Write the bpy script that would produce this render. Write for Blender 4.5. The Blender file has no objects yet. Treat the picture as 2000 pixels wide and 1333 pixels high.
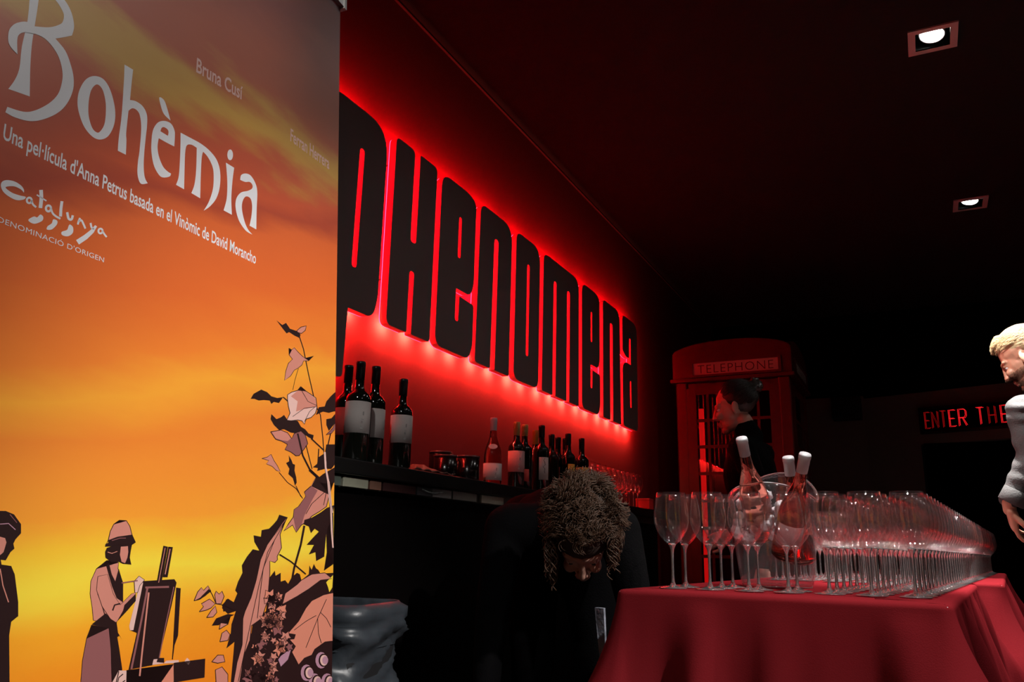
import bpy, bmesh, math, random
from mathutils import Vector as V, Matrix, Euler
from mathutils.geometry import tessellate_polygon
from mathutils import noise as mnoise
S = bpy.context.scene
COL = S.collection
R = math.radians
random.seed(7)

# ------------------------------------------------------------------ camera
F = 1580.0
CAM = V((0, 0, .87))
Yc = V((815, -421.5, -F)).normalized()
Zc = V((135, 6184, -F)).normalized()
Zc = (Zc - Yc * Zc.dot(Yc)).normalized()
Xc = Yc.cross(Zc)
M3 = Matrix((Xc, Yc, Zc))            # camera -> world
cam = bpy.data.cameras.new('camera'); co = bpy.data.objects.new('camera', cam); COL.objects.link(co)
co.matrix_world = Matrix.Translation(CAM) @ M3.to_4x4()
cam.sensor_width = 36; cam.lens = F / 2000 * 36; cam.clip_start = .02
S.camera = co

# ------------------------------------------------------------------ world, exposure
w = bpy.data.worlds.new('world'); S.world = w; w.use_nodes = True
w.node_tree.nodes['Background'].inputs[0].default_value = (.5, .42, .42, 1)
w.node_tree.nodes['Background'].inputs[1].default_value = .0006
S.view_settings.view_transform = 'Standard'; S.view_settings.look = 'None'
S.view_settings.exposure = 0; S.view_settings.gamma = 1
S.cycles.use_denoising = True
S.cycles.max_bounces = 20; S.cycles.transmission_bounces = 20; S.cycles.transparent_max_bounces = 200
S.cycles.glossy_bounces = 6; S.cycles.diffuse_bounces = 4
S.cycles.sample_clamp_indirect = 8

# lamp positions on the ceiling: x, y, watts, cone in degrees, label
CEIL = 3.2
LAMPS = [(.235, 3.79, 1300, 54, 'square recessed ceiling spotlight, brightest and nearer of the two in view', (.40, 3.55, .9)),
         (.47, 5.92, 300, 70, 'smaller square recessed ceiling spotlight, farther back and dimmer', (.6, 5.9, 0)),
         (.12, 2.38, 330, 56, 'recessed ceiling spotlight straight above the glasses on the red table', (.0, 2.70, 0)),
         (-.30, 2.85, 290, 22, 'spotlight added out of view in the ceiling, turned to the man at the right', (.36, 4.08, 1.60)),  # extra lamp, added out of view to light the man's face
         (.56, 1.62, 34, 30, 'recessed ceiling spotlight turned to the upper part of the banner', (-.93, .50, 1.75)),
         (2.3, .45, 600, 32, 'recessed ceiling spotlight turned towards the film banner', (-.93, 1.42, .45)),
         (-.40, -.7, 80, 48, 'recessed ceiling spotlight above the place the photo is taken from', (-.80, 1.65, .8))]


# ------------------------------------------------------------------ materials
MATS = {}
def nod(name):
    m = bpy.data.materials.new(name); m.use_nodes = True
    nt = m.node_tree; return m, nt, nt.nodes, nt.links, nt.nodes['Principled BSDF']
def mat(name, col, rough=.6, metal=0, bump=0, scale=60, var=0, spec=.5, coat=0, sheen=0):
    if name in MATS: return MATS[name]
    m, nt, N, L, p = nod(name)
    p.inputs['Base Color'].default_value = (*col, 1); p.inputs['Roughness'].default_value = rough
    p.inputs['Metallic'].default_value = metal; p.inputs['Specular IOR Level'].default_value = spec
    p.inputs['Coat Weight'].default_value = coat; p.inputs['Sheen Weight'].default_value = sheen
    tc = N.new('ShaderNodeTexCoord'); nz = N.new('ShaderNodeTexNoise'); nz.inputs['Scale'].default_value = scale
    nz.inputs['Detail'].default_value = 5
    L.new(tc.outputs['Object'], nz.inputs['Vector'])
    if var:
        mx = N.new('ShaderNodeMix'); mx.data_type = 'RGBA'
        mx.inputs[6].default_value = (*[c * (1 - var) for c in col], 1)
        mx.inputs[7].default_value = (*[min(1, c * (1 + var)) for c in col], 1)
        L.new(nz.outputs['Fac'], mx.inputs[0]); L.new(mx.outputs[2], p.inputs['Base Color'])
    if bump:
        b = N.new('ShaderNodeBump'); b.inputs['Strength'].default_value = bump; b.inputs['Distance'].default_value = .01
        L.new(nz.outputs['Fac'], b.inputs['Height']); L.new(b.outputs['Normal'], p.inputs['Normal'])
    MATS[name] = m; return m
def emit(name, col, s):
    if name in MATS: return MATS[name]
    m, nt, N, L, p = nod(name); N.remove(p)
    e = N.new('ShaderNodeEmission'); e.inputs[0].default_value = (*col, 1); e.inputs[1].default_value = s
    L.new(e.outputs[0], N['Material Output'].inputs[0]); MATS[name] = m; return m
def thin(name, tint=(1, 1, 1), gl=1.0, rough=.03, ior=1.5, haze=0.0):
    m, nt, N, L, p = nod(name); N.remove(p)
    t = N.new('ShaderNodeBsdfTransparent'); t.inputs[0].default_value = (*tint, 1)
    g = N.new('ShaderNodeBsdfGlossy'); g.inputs['Roughness'].default_value = rough; g.inputs[0].default_value = (gl, gl, gl, 1)
    f = N.new('ShaderNodeFresnel'); ge = N.new('ShaderNodeNewGeometry'); mr = N.new('ShaderNodeMapRange')
    mr.inputs[3].default_value = ior; mr.inputs[4].default_value = 1 / ior      # same reflection on both faces of a thin wall
    L.new(ge.outputs['Backfacing'], mr.inputs[0]); L.new(mr.outputs[0], f.inputs[0])
    x = N.new('ShaderNodeMixShader'); L.new(f.outputs[0], x.inputs[0]); L.new(t.outputs[0], x.inputs[1]); L.new(g.outputs[0], x.inputs[2])
    o = x
    if haze:
        d = N.new('ShaderNodeBsdfDiffuse'); d.inputs[0].default_value = (.9, .9, .9, 1)
        y = N.new('ShaderNodeMixShader'); y.inputs[0].default_value = haze
        L.new(x.outputs[0], y.inputs[1]); L.new(d.outputs[0], y.inputs[2]); o = y
    L.new(o.outputs[0], N['Material Output'].inputs[0]); MATS[name] = m; return m
def glassm(name, col=(1, 1, 1), rough=0.0, ior=1.5):
    m, nt, N, L, p = nod(name)
    p.inputs['Base Color'].default_value = (*col, 1); p.inputs['Roughness'].default_value = rough
    p.inputs['Transmission Weight'].default_value = 1; p.inputs['IOR'].default_value = ior
    MATS[name] = m; return m

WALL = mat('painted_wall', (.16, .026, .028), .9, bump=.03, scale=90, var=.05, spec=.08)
WALLB = mat('far_wall', (.30, .17, .14), .85, bump=.1, scale=20, var=.15)
BLACK = mat('black_paint', (.0020, .0012, .0012), .85, var=.2, scale=8, spec=.05)
CEILM = mat('ceiling_paint', (.0028, .002, .002), .95, bump=.2, scale=30, var=.25)
FLOORM = mat('dark_floor', (.03, .025, .025), .45, var=.3, scale=5)
DKGLOSS = mat('black_countertop', (.006, .006, .006), .3, spec=.3)
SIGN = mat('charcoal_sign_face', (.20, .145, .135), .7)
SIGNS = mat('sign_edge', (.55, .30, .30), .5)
RED_CLOTH = mat('red_cloth', (.125, .0085, .0115), .92, bump=.12, scale=420, var=.10, spec=0)
SILV = mat('silver', (.6, .6, .6), .3, 1)
STEEL = mat('brushed_steel', (.45, .43, .40), .35, 1, var=.1)
DKMET = mat('dark_metal', (.05, .05, .05), .4, 1)
WHITE = mat('white_plastic', (.75, .73, .7), .5)
FRAME = mat('lamp_frame', (.55, .42, .42), .5)
BOTG = mat('dark_bottle_glass', (.006, .007, .005), .08, coat=.5)
CAPD = mat('black_capsule', (.010, .008, .009), .35)
CAPG = mat('gold_green_capsule', (.42, .36, .12), .4)
CAPW = mat('white_capsule', (.52, .51, .53), .45)
LABW = mat('paper_label', (.52, .46, .44), .8, var=.08, scale=300)
LABP = mat('pink_label', (.50, .28, .28), .8)
LABY = mat('yellow_label', (.65, .40, .05), .8)
LABR = mat('red_label', (.65, .06, .05), .8)
INK = mat('ink', (.06, .05, .05), .8)
ROSE = glassm('rose_bottle_glass', (.72, .22, .16), .02, 1.45)
GLASS = glassm('stem_glass', (1, 1, 1), 0.05, 1.5); GLASS.node_tree.nodes['Principled BSDF'].inputs['Transmission Weight'].default_value = .95  # small white diffuse share stands in for light caught in the stems
BOWL = thin('bowl_glass', (.988, .98, .98), 1.0, .03, 1.5, .0025)
ACRYL = thin('acrylic', (.95, .94, .95), 1.0, .05, 1.49, .02)
ICE = mat('ice', (.86, .86, .90), .25, bump=.5, scale=60)
PANE = thin('booth_glass', (.35, .3, .3), 1.0, .02, 1.6)
BOOTH = mat('red_booth_paint', (.075, .0035, .0035), .4, bump=.05, scale=30, var=.08)
OPAL = mat('opal_panel', (.42, .32, .28), .5)
SKIN = mat('skin', (.52, .25, .16), .5, bump=.06, scale=220, var=.08)
SKIN2 = mat('skin_pale', (.46, .24, .18), .5, bump=.05, scale=220, var=.06)
BEARD = mat('stubble', (.12, .06, .035), .8, bump=.5, scale=500)
BLKC = mat('black_fabric', (.0022, .0020, .0024), .9, bump=.2, scale=200, spec=.05)
NAVY = mat('navy_fabric', (.018, .020, .026), .85, bump=.2, scale=200)
SHIRT = mat('charcoal_shirt', (.060, .058, .058), .8, bump=.25, scale=160)
GREYC = mat('grey_cloth', (.28, .30, .36), .9, bump=.3, scale=90)
HAIRB = mat('brown_hair', (.060, .030, .017), .5, spec=.3)
HAIRD = mat('dark_hair', (.018, .013, .010), .42)
HAIRL = mat('sandy_hair', (.50, .36, .20), .45)
EYE = mat('eye_white', (.7, .68, .66), .2)
IRIS = mat('iris', (.05, .03, .02), .2)
BAG = mat('dark_bag_plastic', (.040, .048, .058), .40, bump=.15, scale=34, spec=.7)
BINM = mat('bin_plastic', (.02, .02, .022), .5)
LIP = mat('lips', (.42, .13, .11), .5)
SHOE = mat('shoe', (.01, .01, .01), .4)

# ------------------------------------------------------------------ mesh helpers
def mk(name, vs, fs, mats, parent=None, smooth=False, mi=None, world=False):
    me = bpy.data.meshes.new(name)
    if world and parent is not None:
        b = parent.location; vs = [V(v) - b for v in vs]
    me.from_pydata([tuple(v) for v in vs], [], fs); me.update()
    for m in (mats if isinstance(mats, (list, tuple)) else [mats]): me.materials.append(m)
    if mi: me.polygons.foreach_set('material_index', mi)
    if smooth: me.polygons.foreach_set('use_smooth', [True] * len(me.polygons))
    o = bpy.data.objects.new(name, me); COL.objects.link(o)
    if parent is not None: o.parent = parent
    return o
def tag(o, label=None, cat=None, group=None, kind=None):
    if label: o['label'] = label
    if cat: o['category'] = cat
    if group: o['group'] = group
    if kind: o['kind'] = kind
    return o
def thing(name, label, cat, loc=(0, 0, 0), rz=0, group=None):
    o = bpy.data.objects.new(name, None); COL.objects.link(o); o.location = loc; o.rotation_euler = (0, 0, rz)
    o.empty_display_size = .05
    return tag(o, label, cat, group)
class MB:
    def __init__(s): s.v = []; s.f = []; s.m = []
    def add(s, vs, fs, m=0):
        n = len(s.v); s.v += [V(v) for v in vs]; s.f += [tuple(i + n for i in f) for f in fs]; s.m += [m] * len(fs); return s
    def box(s, a, b, m=0, bev=0):
        x0, y0, z0 = a; x1, y1, z1 = b
        if bev:
            bm = bmesh.new(); bmesh.ops.create_cube(bm, size=1)
            for v in bm.verts: v.co = V(((x0 + x1) / 2 + v.co.x * (x1 - x0), (y0 + y1) / 2 + v.co.y * (y1 - y0), (z0 + z1) / 2 + v.co.z * (z1 - z0)))
            bmesh.ops.bevel(bm, geom=bm.edges[:], offset=bev, segments=2, affect='EDGES', profile=.5)
            bm.verts.index_update(); s.add([v.co.copy() for v in bm.verts], [[v.index for v in f.verts] for f in bm.faces], m); bm.free(); return s
        return s.add([(x0, y0, z0), (x1, y0, z0), (x1, y1, z0), (x0, y1, z0), (x0, y0, z1), (x1, y0, z1), (x1, y1, z1), (x0, y1, z1)],
                     [(0, 3, 2, 1), (4, 5, 6, 7), (0, 1, 5, 4), (1, 2, 6, 5), (2, 3, 7, 6), (3, 0, 4, 7)], m)
    def lathe(s, prof, seg=24, c=(0, 0, 0), m=0, a0=0, a1=2 * math.pi, close=False):
        full = abs(a1 - a0 - 2 * math.pi) < 1e-6; n = seg if full else seg + 1
        vs = []; fs = []; rows = []
        for r, z in prof:
            if r < 1e-6: rows.append([len(vs)] * n); vs.append((c[0], c[1], c[2] + z))
            else:
                rows.append(list(range(len(vs), len(vs) + n)))
                vs += [(c[0] + r * math.cos(a0 + (a1 - a0) * i / seg), c[1] + r * math.sin(a0 + (a1 - a0) * i / seg), c[2] + z) for i in range(n)]
        rr = list(range(len(rows))) + ([0] if close else [])
        for a, b in zip(rr[:-1], rr[1:]):
            for i in range(seg):
                j = (i + 1) % n
                q = [rows[a][i], rows[a][j], rows[b][j], rows[b][i]]; u = []
                for k in q:
                    if k not in u: u.append(k)
                if len(u) > 2: fs.append(tuple(u))
        return s.add(vs, fs, m)
    def tube(s, pts, r, seg=8, m=0, caps=True):
        pts = [V(p) for p in pts]; n = len(pts); rs = r if isinstance(r, (list, tuple)) else [r] * n
        t = (pts[1] - pts[0]).normalized(); up = V((0, 0, 1)) if abs(t.z) < .9 else V((1, 0, 0))
        x = t.cross(up).normalized(); vs = []
        for i in range(n):
            tt = (pts[min(i + 1, n - 1)] - pts[max(i - 1, 0)])
            if tt.length > 1e-9: t = tt.normalized()
            x = (x - t * x.dot(t)).normalized(); y = t.cross(x)
            vs += [pts[i] + (x * math.cos(2 * math.pi * k / seg) + y * math.sin(2 * math.pi * k / seg)) * rs[i] for k in range(seg)]
        fs = [(i * seg + k, i * seg + (k + 1) % seg, (i + 1) * seg + (k + 1) % seg, (i + 1) * seg + k) for i in range(n - 1) for k in range(seg)]
        if caps: fs += [tuple(range(seg))[::-1], tuple(range((n - 1) * seg, n * seg))]
        return s.add(vs, fs, m)
    def ell(s, c, r, rot=(0, 0, 0), seg=16, m=0):
        E = Euler(rot).to_matrix(); vs = []; fs = []; k = seg // 2
        for i in range(k + 1):
            th = math.pi * i / k
            for j in range(seg):
                ph = 2 * math.pi * j / seg
                vs.append(V(c) + E @ V((r[0] * math.sin(th) * math.cos(ph), r[1] * math.sin(th) * math.sin(ph), r[2] * math.cos(th))))
        fs = [(i * seg + j, i * seg + (j + 1) % seg, (i + 1) * seg + (j + 1) % seg, (i + 1) * seg + j) for i in range(k) for j in range(seg)]
        return s.add(vs, fs, m)
    def cap(s, a, ra, b, rb, seg=14, m=0):
        a = V(a); b = V(b); s.ell(a, (ra,) * 3, seg=seg, m=m); s.ell(b, (rb,) * 3, seg=seg, m=m)
        return s.tube([a, b], [ra, rb], seg, m)
    def xf(s, mtx):
        s.v = [mtx @ v for v in s.v]; return s
    def build(s, name, mats, parent=None, smooth=False, world=False, weld=False):
        o = mk(name, s.v, s.f, mats, parent, smooth, s.m, world)
        if weld:
            bm = bmesh.new(); bm.from_mesh(o.data); bmesh.ops.remove_doubles(bm, verts=bm.verts, dist=1e-6); bm.to_mesh(o.data); bm.free()
        return o
def bake(o):
    dg = bpy.context.evaluated_depsgraph_get(); dg.update()
    me = bpy.data.meshes.new_from_object(o.evaluated_get(dg)); old = o.data; o.modifiers.clear(); o.data = me
    return o
def fuse(mb, name, m, parent, vox=.008, sm=6, world=True):
    """one continuous surface out of overlapping volumes"""
    o = mb.build(name, m, parent, True, world)
    r = o.modifiers.new('r', 'REMESH'); r.mode = 'VOXEL'; r.voxel_size = vox; r.use_smooth_shade = True
    if sm:
        k = o.modifiers.new('s', 'SMOOTH'); k.iterations = sm; k.factor = .5
    bake(o)
    o.data.materials.clear(); o.data.materials.append(m)
    o.data.polygons.foreach_set('material_index', [0] * len(o.data.polygons))
    o.data.polygons.foreach_set('use_smooth', [True] * len(o.data.polygons))
    return o
def catmull(P, n=5):
    """closed smooth loop; a point with a third item is a sharp corner"""
    out = []; L = len(P)
    for i in range(L):
        p1 = P[i]; p2 = P[(i + 1) % L]
        p0 = p1 if len(p1) > 2 else P[i - 1]; p3 = p2 if len(p2) > 2 else P[(i + 2) % L]
        a, b, c, d = [V((q[0], q[1])) for q in (p0, p1, p2, p3)]
        for k in range(n):
            t = k / n
            out.append(.5 * ((2 * b) + (c - a) * t + (2 * a - 5 * b + 4 * c - d) * t * t + (3 * b - a - 3 * c + d) * t ** 3))
    return [(q.x, q.y) for q in out]
def fillet(P, n=5):
    out = []
    for i, q in enumerate(P):
        r = q[2] if len(q) > 2 else 0; b = V(q[:2]); a = V(P[i - 1][:2]); c = V(P[(i + 1) % len(P)][:2])
        if r == 0: out.append((b.x, b.y)); continue
        d1 = (a - b); d2 = (c - b); k = min(r, d1.length * .499, d2.length * .499)
        s = b + d1.normalized() * k; e = b + d2.normalized() * k
        for j in range(n + 1):
            t = j / n; p = s * (1 - t) ** 2 + b * 2 * t * (1 - t) + e * t * t; out.append((p.x, p.y))
    return out
def prism(mb, loops, x0, x1, fn, m=0, ms=None):
    """extrude 2D loops (first outer, rest holes) between depths x0 and x1; fn maps (a, b, depth) to a point"""
    tris = tessellate_polygon([[V((p[0], p[1], 0)) for p in l] for l in loops]); flat = [p for l in loops for p in l]; n = len(flat)
    vs = [fn(p[0], p[1], x0) for p in flat] + [fn(p[0], p[1], x1) for p in flat]
    mb.add(vs, [tuple(t) for t in tris] + [tuple(i + n for i in t) for t in tris], m)
    fs = []; k = 0
    for l in loops:
        fs += [(k + i, k + (i + 1) % len(l), n + k + (i + 1) % len(l), n + k + i) for i in range(len(l))]; k += len(l)
    mb.add(vs, fs, m if ms is None else ms); return mb
def textmesh(s, size=1, sx=1, extrude=0, bold=0, spacing=1):
    c = bpy.data.curves.new('t', 'FONT'); c.body = s; c.size = size; c.extrude = extrude; c.offset = bold; c.resolution_u = 3
    c.space_character = spacing
    o = bpy.data.objects.new('t', c); COL.objects.link(o)
    dg = bpy.context.evaluated_depsgraph_get(); dg.update(); me = bpy.data.meshes.new_from_object(o.evaluated_get(dg))
    vs = [V((v.co.x * sx, v.co.y, v.co.z)) for v in me.vertices]; fs = [tuple(p.vertices) for p in me.polygons]
    bpy.data.objects.remove(o); bpy.data.curves.remove(c); bpy.data.meshes.remove(me)
    return vs, fs
def copy_tree(o, parent=None):
    c = o.copy(); COL.objects.link(c); c.parent = parent
    for ch in [k for k in KIDS.get(o.name, [])]: copy_tree(ch, c)
    return c
KIDS = {}
def reg(o): KIDS[o.name] = list(o.children); [reg(k) for k in o.children]

# ------------------------------------------------------------------ room
def struct(name, mb, m): return tag(mb.build(name, m), kind='structure')
WX = -1.875
struct('floor', MB().box((WX - .1, -2.6, -.1), (3.1, 9.3, 0)), FLOORM)
struct('ceiling', MB().box((WX - .1, -2.6, CEIL + .12), (3.1, 9.3, CEIL + .2)), CEILM)
# lowered ceiling board with square openings for the lamps
hs = .082
def ceiling_board():
    xs = sorted({WX, 3.0} | {l[0] + d for l in LAMPS for d in (-hs, hs)}); ys = sorted({-2.5, 9.2} | {l[1] + d for l in LAMPS for d in (-hs, hs)})
    mb = MB()
    for a, b in zip(xs[:-1], xs[1:]):
        for c, d in zip(ys[:-1], ys[1:]):
            mx, my = (a + b) / 2, (c + d) / 2
            if any(abs(mx - l[0]) < hs and abs(my - l[1]) < hs for l in LAMPS): continue
            mb.add([(a, c, CEIL), (b, c, CEIL), (b, d, CEIL), (a, d, CEIL)], [(0, 3, 2, 1)])
    return mb
struct('ceiling_board', ceiling_board(), CEILM)
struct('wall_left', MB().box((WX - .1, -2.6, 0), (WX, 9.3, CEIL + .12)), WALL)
struct('wall_right', MB().box((3.0, -2.6, 0), (3.1, 9.3, CEIL + .12)), BLACK)
struct('wall_front', MB().box((WX, -2.6, 0), (3.0, -2.5, CEIL + .12)), BLACK)
# far wall: dim brown up to 2.5 m, black above, kinked towards the room at the right, with a dark doorway
def wp(x): return 9.0 if x < -.46 else 9.0 - (x + .46) * .34
mb = MB()
def wseg(x0, x1, z0, z1, m=0):
    mb.add([(x0, wp(x0), z0), (x1, wp(x1), z0), (x1, wp(x1), z1), (x0, wp(x0), z1)] + [(x0, wp(x0) + .12, z0), (x1, wp(x1) + .12, z0), (x1, wp(x1) + .12, z1), (x0, wp(x0) + .12, z1)],
           [(0, 1, 2, 3), (7, 6, 5, 4), (0, 3, 7, 4), (1, 5, 6, 2), (0, 4, 5, 1), (3, 2, 6, 7)], m)
wseg(WX, -.46, 0, 2.47); wseg(-.46, .03, 0, 2.44); wseg(.03, 1.5, 1.93, 2.44); wseg(1.5, 3.0, 0, 2.44)
struct('wall_back', mb, WALLB)
struct('trim_1', MB().box((WX, 8.45, 2.47), (3.0, 9.2, CEIL)), BLACK)
struct('trim_2', MB().box((WX, -2.5, CEIL - .012), (WX + .012, 9.0, CEIL - .001)), mat('ceiling_trim', (.03, .006, .006), .8))
struct('baseboard_left', MB().box((WX, -2.5, 0), (WX + .015, 9.0, .09)), BLACK)
mb = MB(); wseg(.03, 1.5, 0, 1.93)
d1 = struct('door_1', MB().box((.05, wp(.8) + .2, 0), (1.48, wp(.8) + .25, 1.93)), BLACK)
mb = MB().box((.15, wp(.8) + .17, .95), (.19, wp(.8) + .2, 1.1)); mb.build('door_handle', DKMET, d1)

# ------------------------------------------------------------------ ceiling spotlights
def ceiling_light(x, y, watts, cone, label, aim):
    t = thing('ceiling_light', label, 'ceiling light', (x, y, CEIL), 0, 'recessed ceiling spotlights')
    a, b, h = .103, .072, .008
    mb = MB()
    for q in range(4):
        c, s = [(1, 0), (0, 1), (-1, 0), (0, -1)][q]
        rot = lambda p: (p[0] * c - p[1] * s, p[0] * s + p[1] * c, p[2])
        mb.add([rot(p) for p in [(-a, -a, 0), (a, -a, 0), (b, -b, 0), (-b, -b, 0), (-a, -a, -h), (a, -a, -h), (b, -b, -h), (-b, -b, -h)]],
               [(4, 5, 6, 7), (0, 4, 5, 1)[::-1], (3, 2, 6, 7), (0, 1, 2, 3)])
    mb.build('frame', FRAME, t)
    mb = MB()
    for q in range(4):
        c, s = [(1, 0), (0, 1), (-1, 0), (0, -1)][q]
        rot = lambda p: (p[0] * c - p[1] * s, p[0] * s + p[1] * c, p[2])
        mb.add([rot(p) for p in [(-b, -b, -h), (b, -b, -h), (b, -b, .10), (-b, -b, .10)]], [(0, 1, 2, 3)])
    mb.add([(-b, -b, .10), (b, -b, .10), (b, b, .10), (-b, b, .10)], [(0, 1, 2, 3)])
    mb.build('housing', DKMET, t)
    # lamp: chrome ring, reflector and glowing capsule
    tilt = Matrix.Translation((0, 0, .028)) @ Euler((R(-12), R(8), 0)).to_matrix().to_4x4()
    r = MB().lathe([(.052, -.012), (.057, -.010), (.058, 0), (.053, .002), (.050, -.006)], 32, close=True).xf(tilt).build('lamp_ring', SILV, t, True)
    MB().lathe([(.050, -.004), (.045, .012), (.033, .028), (.016, .038), (0, .040)], 32).xf(tilt).build('reflector', SILV, t, True)
    MB().lathe([(0, -.003), (.030, -.003), (.033, 0), (.033, .006), (0, .010)], 24).xf(tilt).build('bulb', emit('bulb_glow_%d' % watts, (1, .97, .93), watts * .25), t, True)
    l = bpy.data.lights.new('lamp_light', 'SPOT'); l.energy = watts; l.spot_size = R(cone); l.spot_blend = .6; l.color = (1, .96, .92)
    l.shadow_soft_size = .05
    o = bpy.data.objects.new('lamp_light', l); COL.objects.link(o); o.parent = t; o.location = (0, 0, -.03)
    o.rotation_euler = (V(aim) - V((x, y, CEIL - .03))).to_track_quat('-Z', 'Y').to_euler()
    return t, o
LT = [ceiling_light(*a) for a in LAMPS]

# ------------------------------------------------------------------ roll-up banner
bd = V((-.1103, .9939, 0)); ba = R(4.16)
bnl = V((-bd.y, bd.x, 0)); bu = V((0, 0, 1)) * math.cos(ba) + bnl * math.sin(ba)
bn = bd.cross(bu)                       # towards the viewer side
if bn.x < 0: bn = -bn
bp0 = V((-.9247, 1.1817, .6429))        # point on the right edge of the sheet
BANG = math.atan2(bd.y, bd.x)
base_pt = bp0 - bu * (bp0.z / bu.z)
T_ban = thing('roll_up_banner', 'tall roll-up film banner with an orange sunset print and white title at the left', 'banner', tuple(base_pt + bd * -.425))
BV0 = -(bp0.z - .075) / bu.z; BV1 = 1.3585
def bpt(u, v, e=0): return bp0 + bd * u + bu * v + bn * e
def bray(x, y):
    r = M3 @ V((x - 1000, 666.5 - y, -F)); t = (bp0 - CAM).dot(bn) / r.dot(bn); q = CAM + r * t - bp0
    return q.dot(bd), q.dot(bu)
# the print: sheet plus coloured shapes
m, nt, N, L, p = nod('sunset_print')
p.inputs['Roughness'].default_value = .42; p.inputs['Specular IOR Level'].default_value = .5
uvn = N.new('ShaderNodeUVMap'); sep = N.new('ShaderNodeSeparateXYZ'); L.new(uvn.outputs[0], sep.inputs[0])
def math_n(op, a, b=None):
    n = N.new('ShaderNodeMath'); n.operation = op
    for i, q in enumerate([a, b]):
        if q is None: continue
        if isinstance(q, (int, float)): n.inputs[i].default_value = q
        else: L.new(q, n.inputs[i])
    return n.outputs[0]
mp = N.new('ShaderNodeMapping'); mp.inputs['Scale'].default_value = (1.6, 5.5, 1); mp.inputs['Rotation'].default_value = (0, 0, R(6)); L.new(uvn.outputs[0], mp.inputs[0])
nz = N.new('ShaderNodeTexNoise'); nz.inputs['Scale'].default_value = 2.2; nz.inputs['Detail'].default_value = 6; nz.inputs['Roughness'].default_value = .5; L.new(mp.outputs[0], nz.inputs['Vector'])
off = math_n('MULTIPLY', math_n('SUBTRACT', nz.outputs['Fac'], .5), .10)
sl = N.new('ShaderNodeMapRange'); L.new(sep.outputs[1], sl.inputs[0])
for i_, v_ in ((1, .18), (2, .38), (3, -.08), (4, -.30)): sl.inputs[i_].default_value = v_
vv = math_n('ADD', math_n('ADD', sep.outputs[1], math_n('MULTIPLY', sep.outputs[0], sl.outputs[0])), off)
vn = math_n('DIVIDE', vv, 1.4)
cr = N.new('ShaderNodeValToRGB'); L.new(vn, cr.inputs[0])
def srgb(c): return tuple((x / 255 / 12.92 if x <= 10 else ((x / 255 + .055) / 1.055) ** 2.4) for x in c)
stops = [(.00, (235, 120, 22)), (.07, (250, 142, 28)), (.12, (255, 172, 38)), (.165, (255, 225, 66)), (.20, (255, 200, 52)), (.235, (255, 163, 50)), (.30, (252, 150, 50)), (.345, (246, 138, 48)),
         (.395, (252, 168, 52)), (.43, (244, 132, 46)), (.50, (232, 108, 42)), (.57, (226, 102, 42)), (.60, (180, 66, 34)), (.625, (206, 82, 38)), (.66, (196, 76, 36)), (.74, (196, 90, 40)), (.82, (182, 80, 40)), (.90, (136, 48, 32)), (1.0, (118, 34, 28))]
e = cr.color_ramp.elements
while len(e) > 1: e.remove(e[0])
e[0].position = stops[0][0]; e[0].color = (*srgb(stops[0][1]), 1)
for q, c in stops[1:]: x = e.new(q); x.color = (*srgb(c), 1)
# diagonal yellow streak across the upper part
d0 = bray(180, 60); d1_ = bray(640, 320)
nx, ny = -(d1_[1] - d0[1]), (d1_[0] - d0[0]); nl = math.hypot(nx, ny); nx /= nl; ny /= nl
dist = math_n('ADD', math_n('ADD', math_n('MULTIPLY', sep.outputs[0], nx), math_n('MULTIPLY', sep.outputs[1], ny)), -(d0[0] * nx + d0[1] * ny))
dist = math_n('ADD', dist, math_n('MULTIPLY', math_n('SUBTRACT', nz.outputs['Fac'], .5), .25))
msk = N.new('ShaderNodeMapRange'); msk.interpolation_type = 'SMOOTHSTEP'; L.new(math_n('ABSOLUTE', dist), msk.inputs[0])
msk.inputs[1].default_value = .005; msk.inputs[2].default_value = .085; msk.inputs[3].default_value = .85; msk.inputs[4].default_value = 0
mx = N.new('ShaderNodeMix'); mx.data_type = 'RGBA'; L.new(msk.outputs[0], mx.inputs[0]); L.new(cr.outputs[0], mx.inputs[6]); mx.inputs[7].default_value = (*srgb((214, 165, 60)), 1)
L.new(mx.outputs[2], p.inputs['Base Color'])
SUN = m
PR = {}
def ink(n, c):
    if n not in PR:
        PR[n] = mat('print_' + n, srgb(c), .42)
    return n
ink('white', (240, 238, 242)); ink('black', (42, 22, 22)); ink('pink', (214, 138, 122)); ink('mauve', (150, 92, 92)); ink('light', (236, 190, 180)); ink('salmon', (226, 140, 116)); ink('lilac', (190, 140, 160)); ink('yellow', (255, 220, 60))
order = ['sun'] + list(PR); midx = {k: i for i, k in enumerate(order)}
art = MB()
nu, nv = 8, 24
art_uv = []
for i in range(nu + 1):
    for j in range(nv + 1):
        art_uv.append((-.85 + .85 * i / nu, BV0 + (BV1 - BV0) * j / nv))
art.add([bpt(u, v) for u, v in art_uv], [(i * (nv + 1) + j, (i + 1) * (nv + 1) + j, (i + 1) * (nv + 1) + j + 1, i * (nv + 1) + j + 1) for i in range(nu) for j in range(nv)], 0)
LAY = [1]
def crop(ox, oy, s): return lambda q: (ox + q[0] / s, oy + q[1] / s)
cT = crop(0, 0, 4.443); cU = crop(230, 230, 4.443); cK = crop(0, 320, 6.346); cA = crop(0, 0, 2.4687)
cG = crop(350, 560, 3.0286); cH = crop(350, 950, 3.48); cF = crop(0, 970, 3.671)
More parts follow.
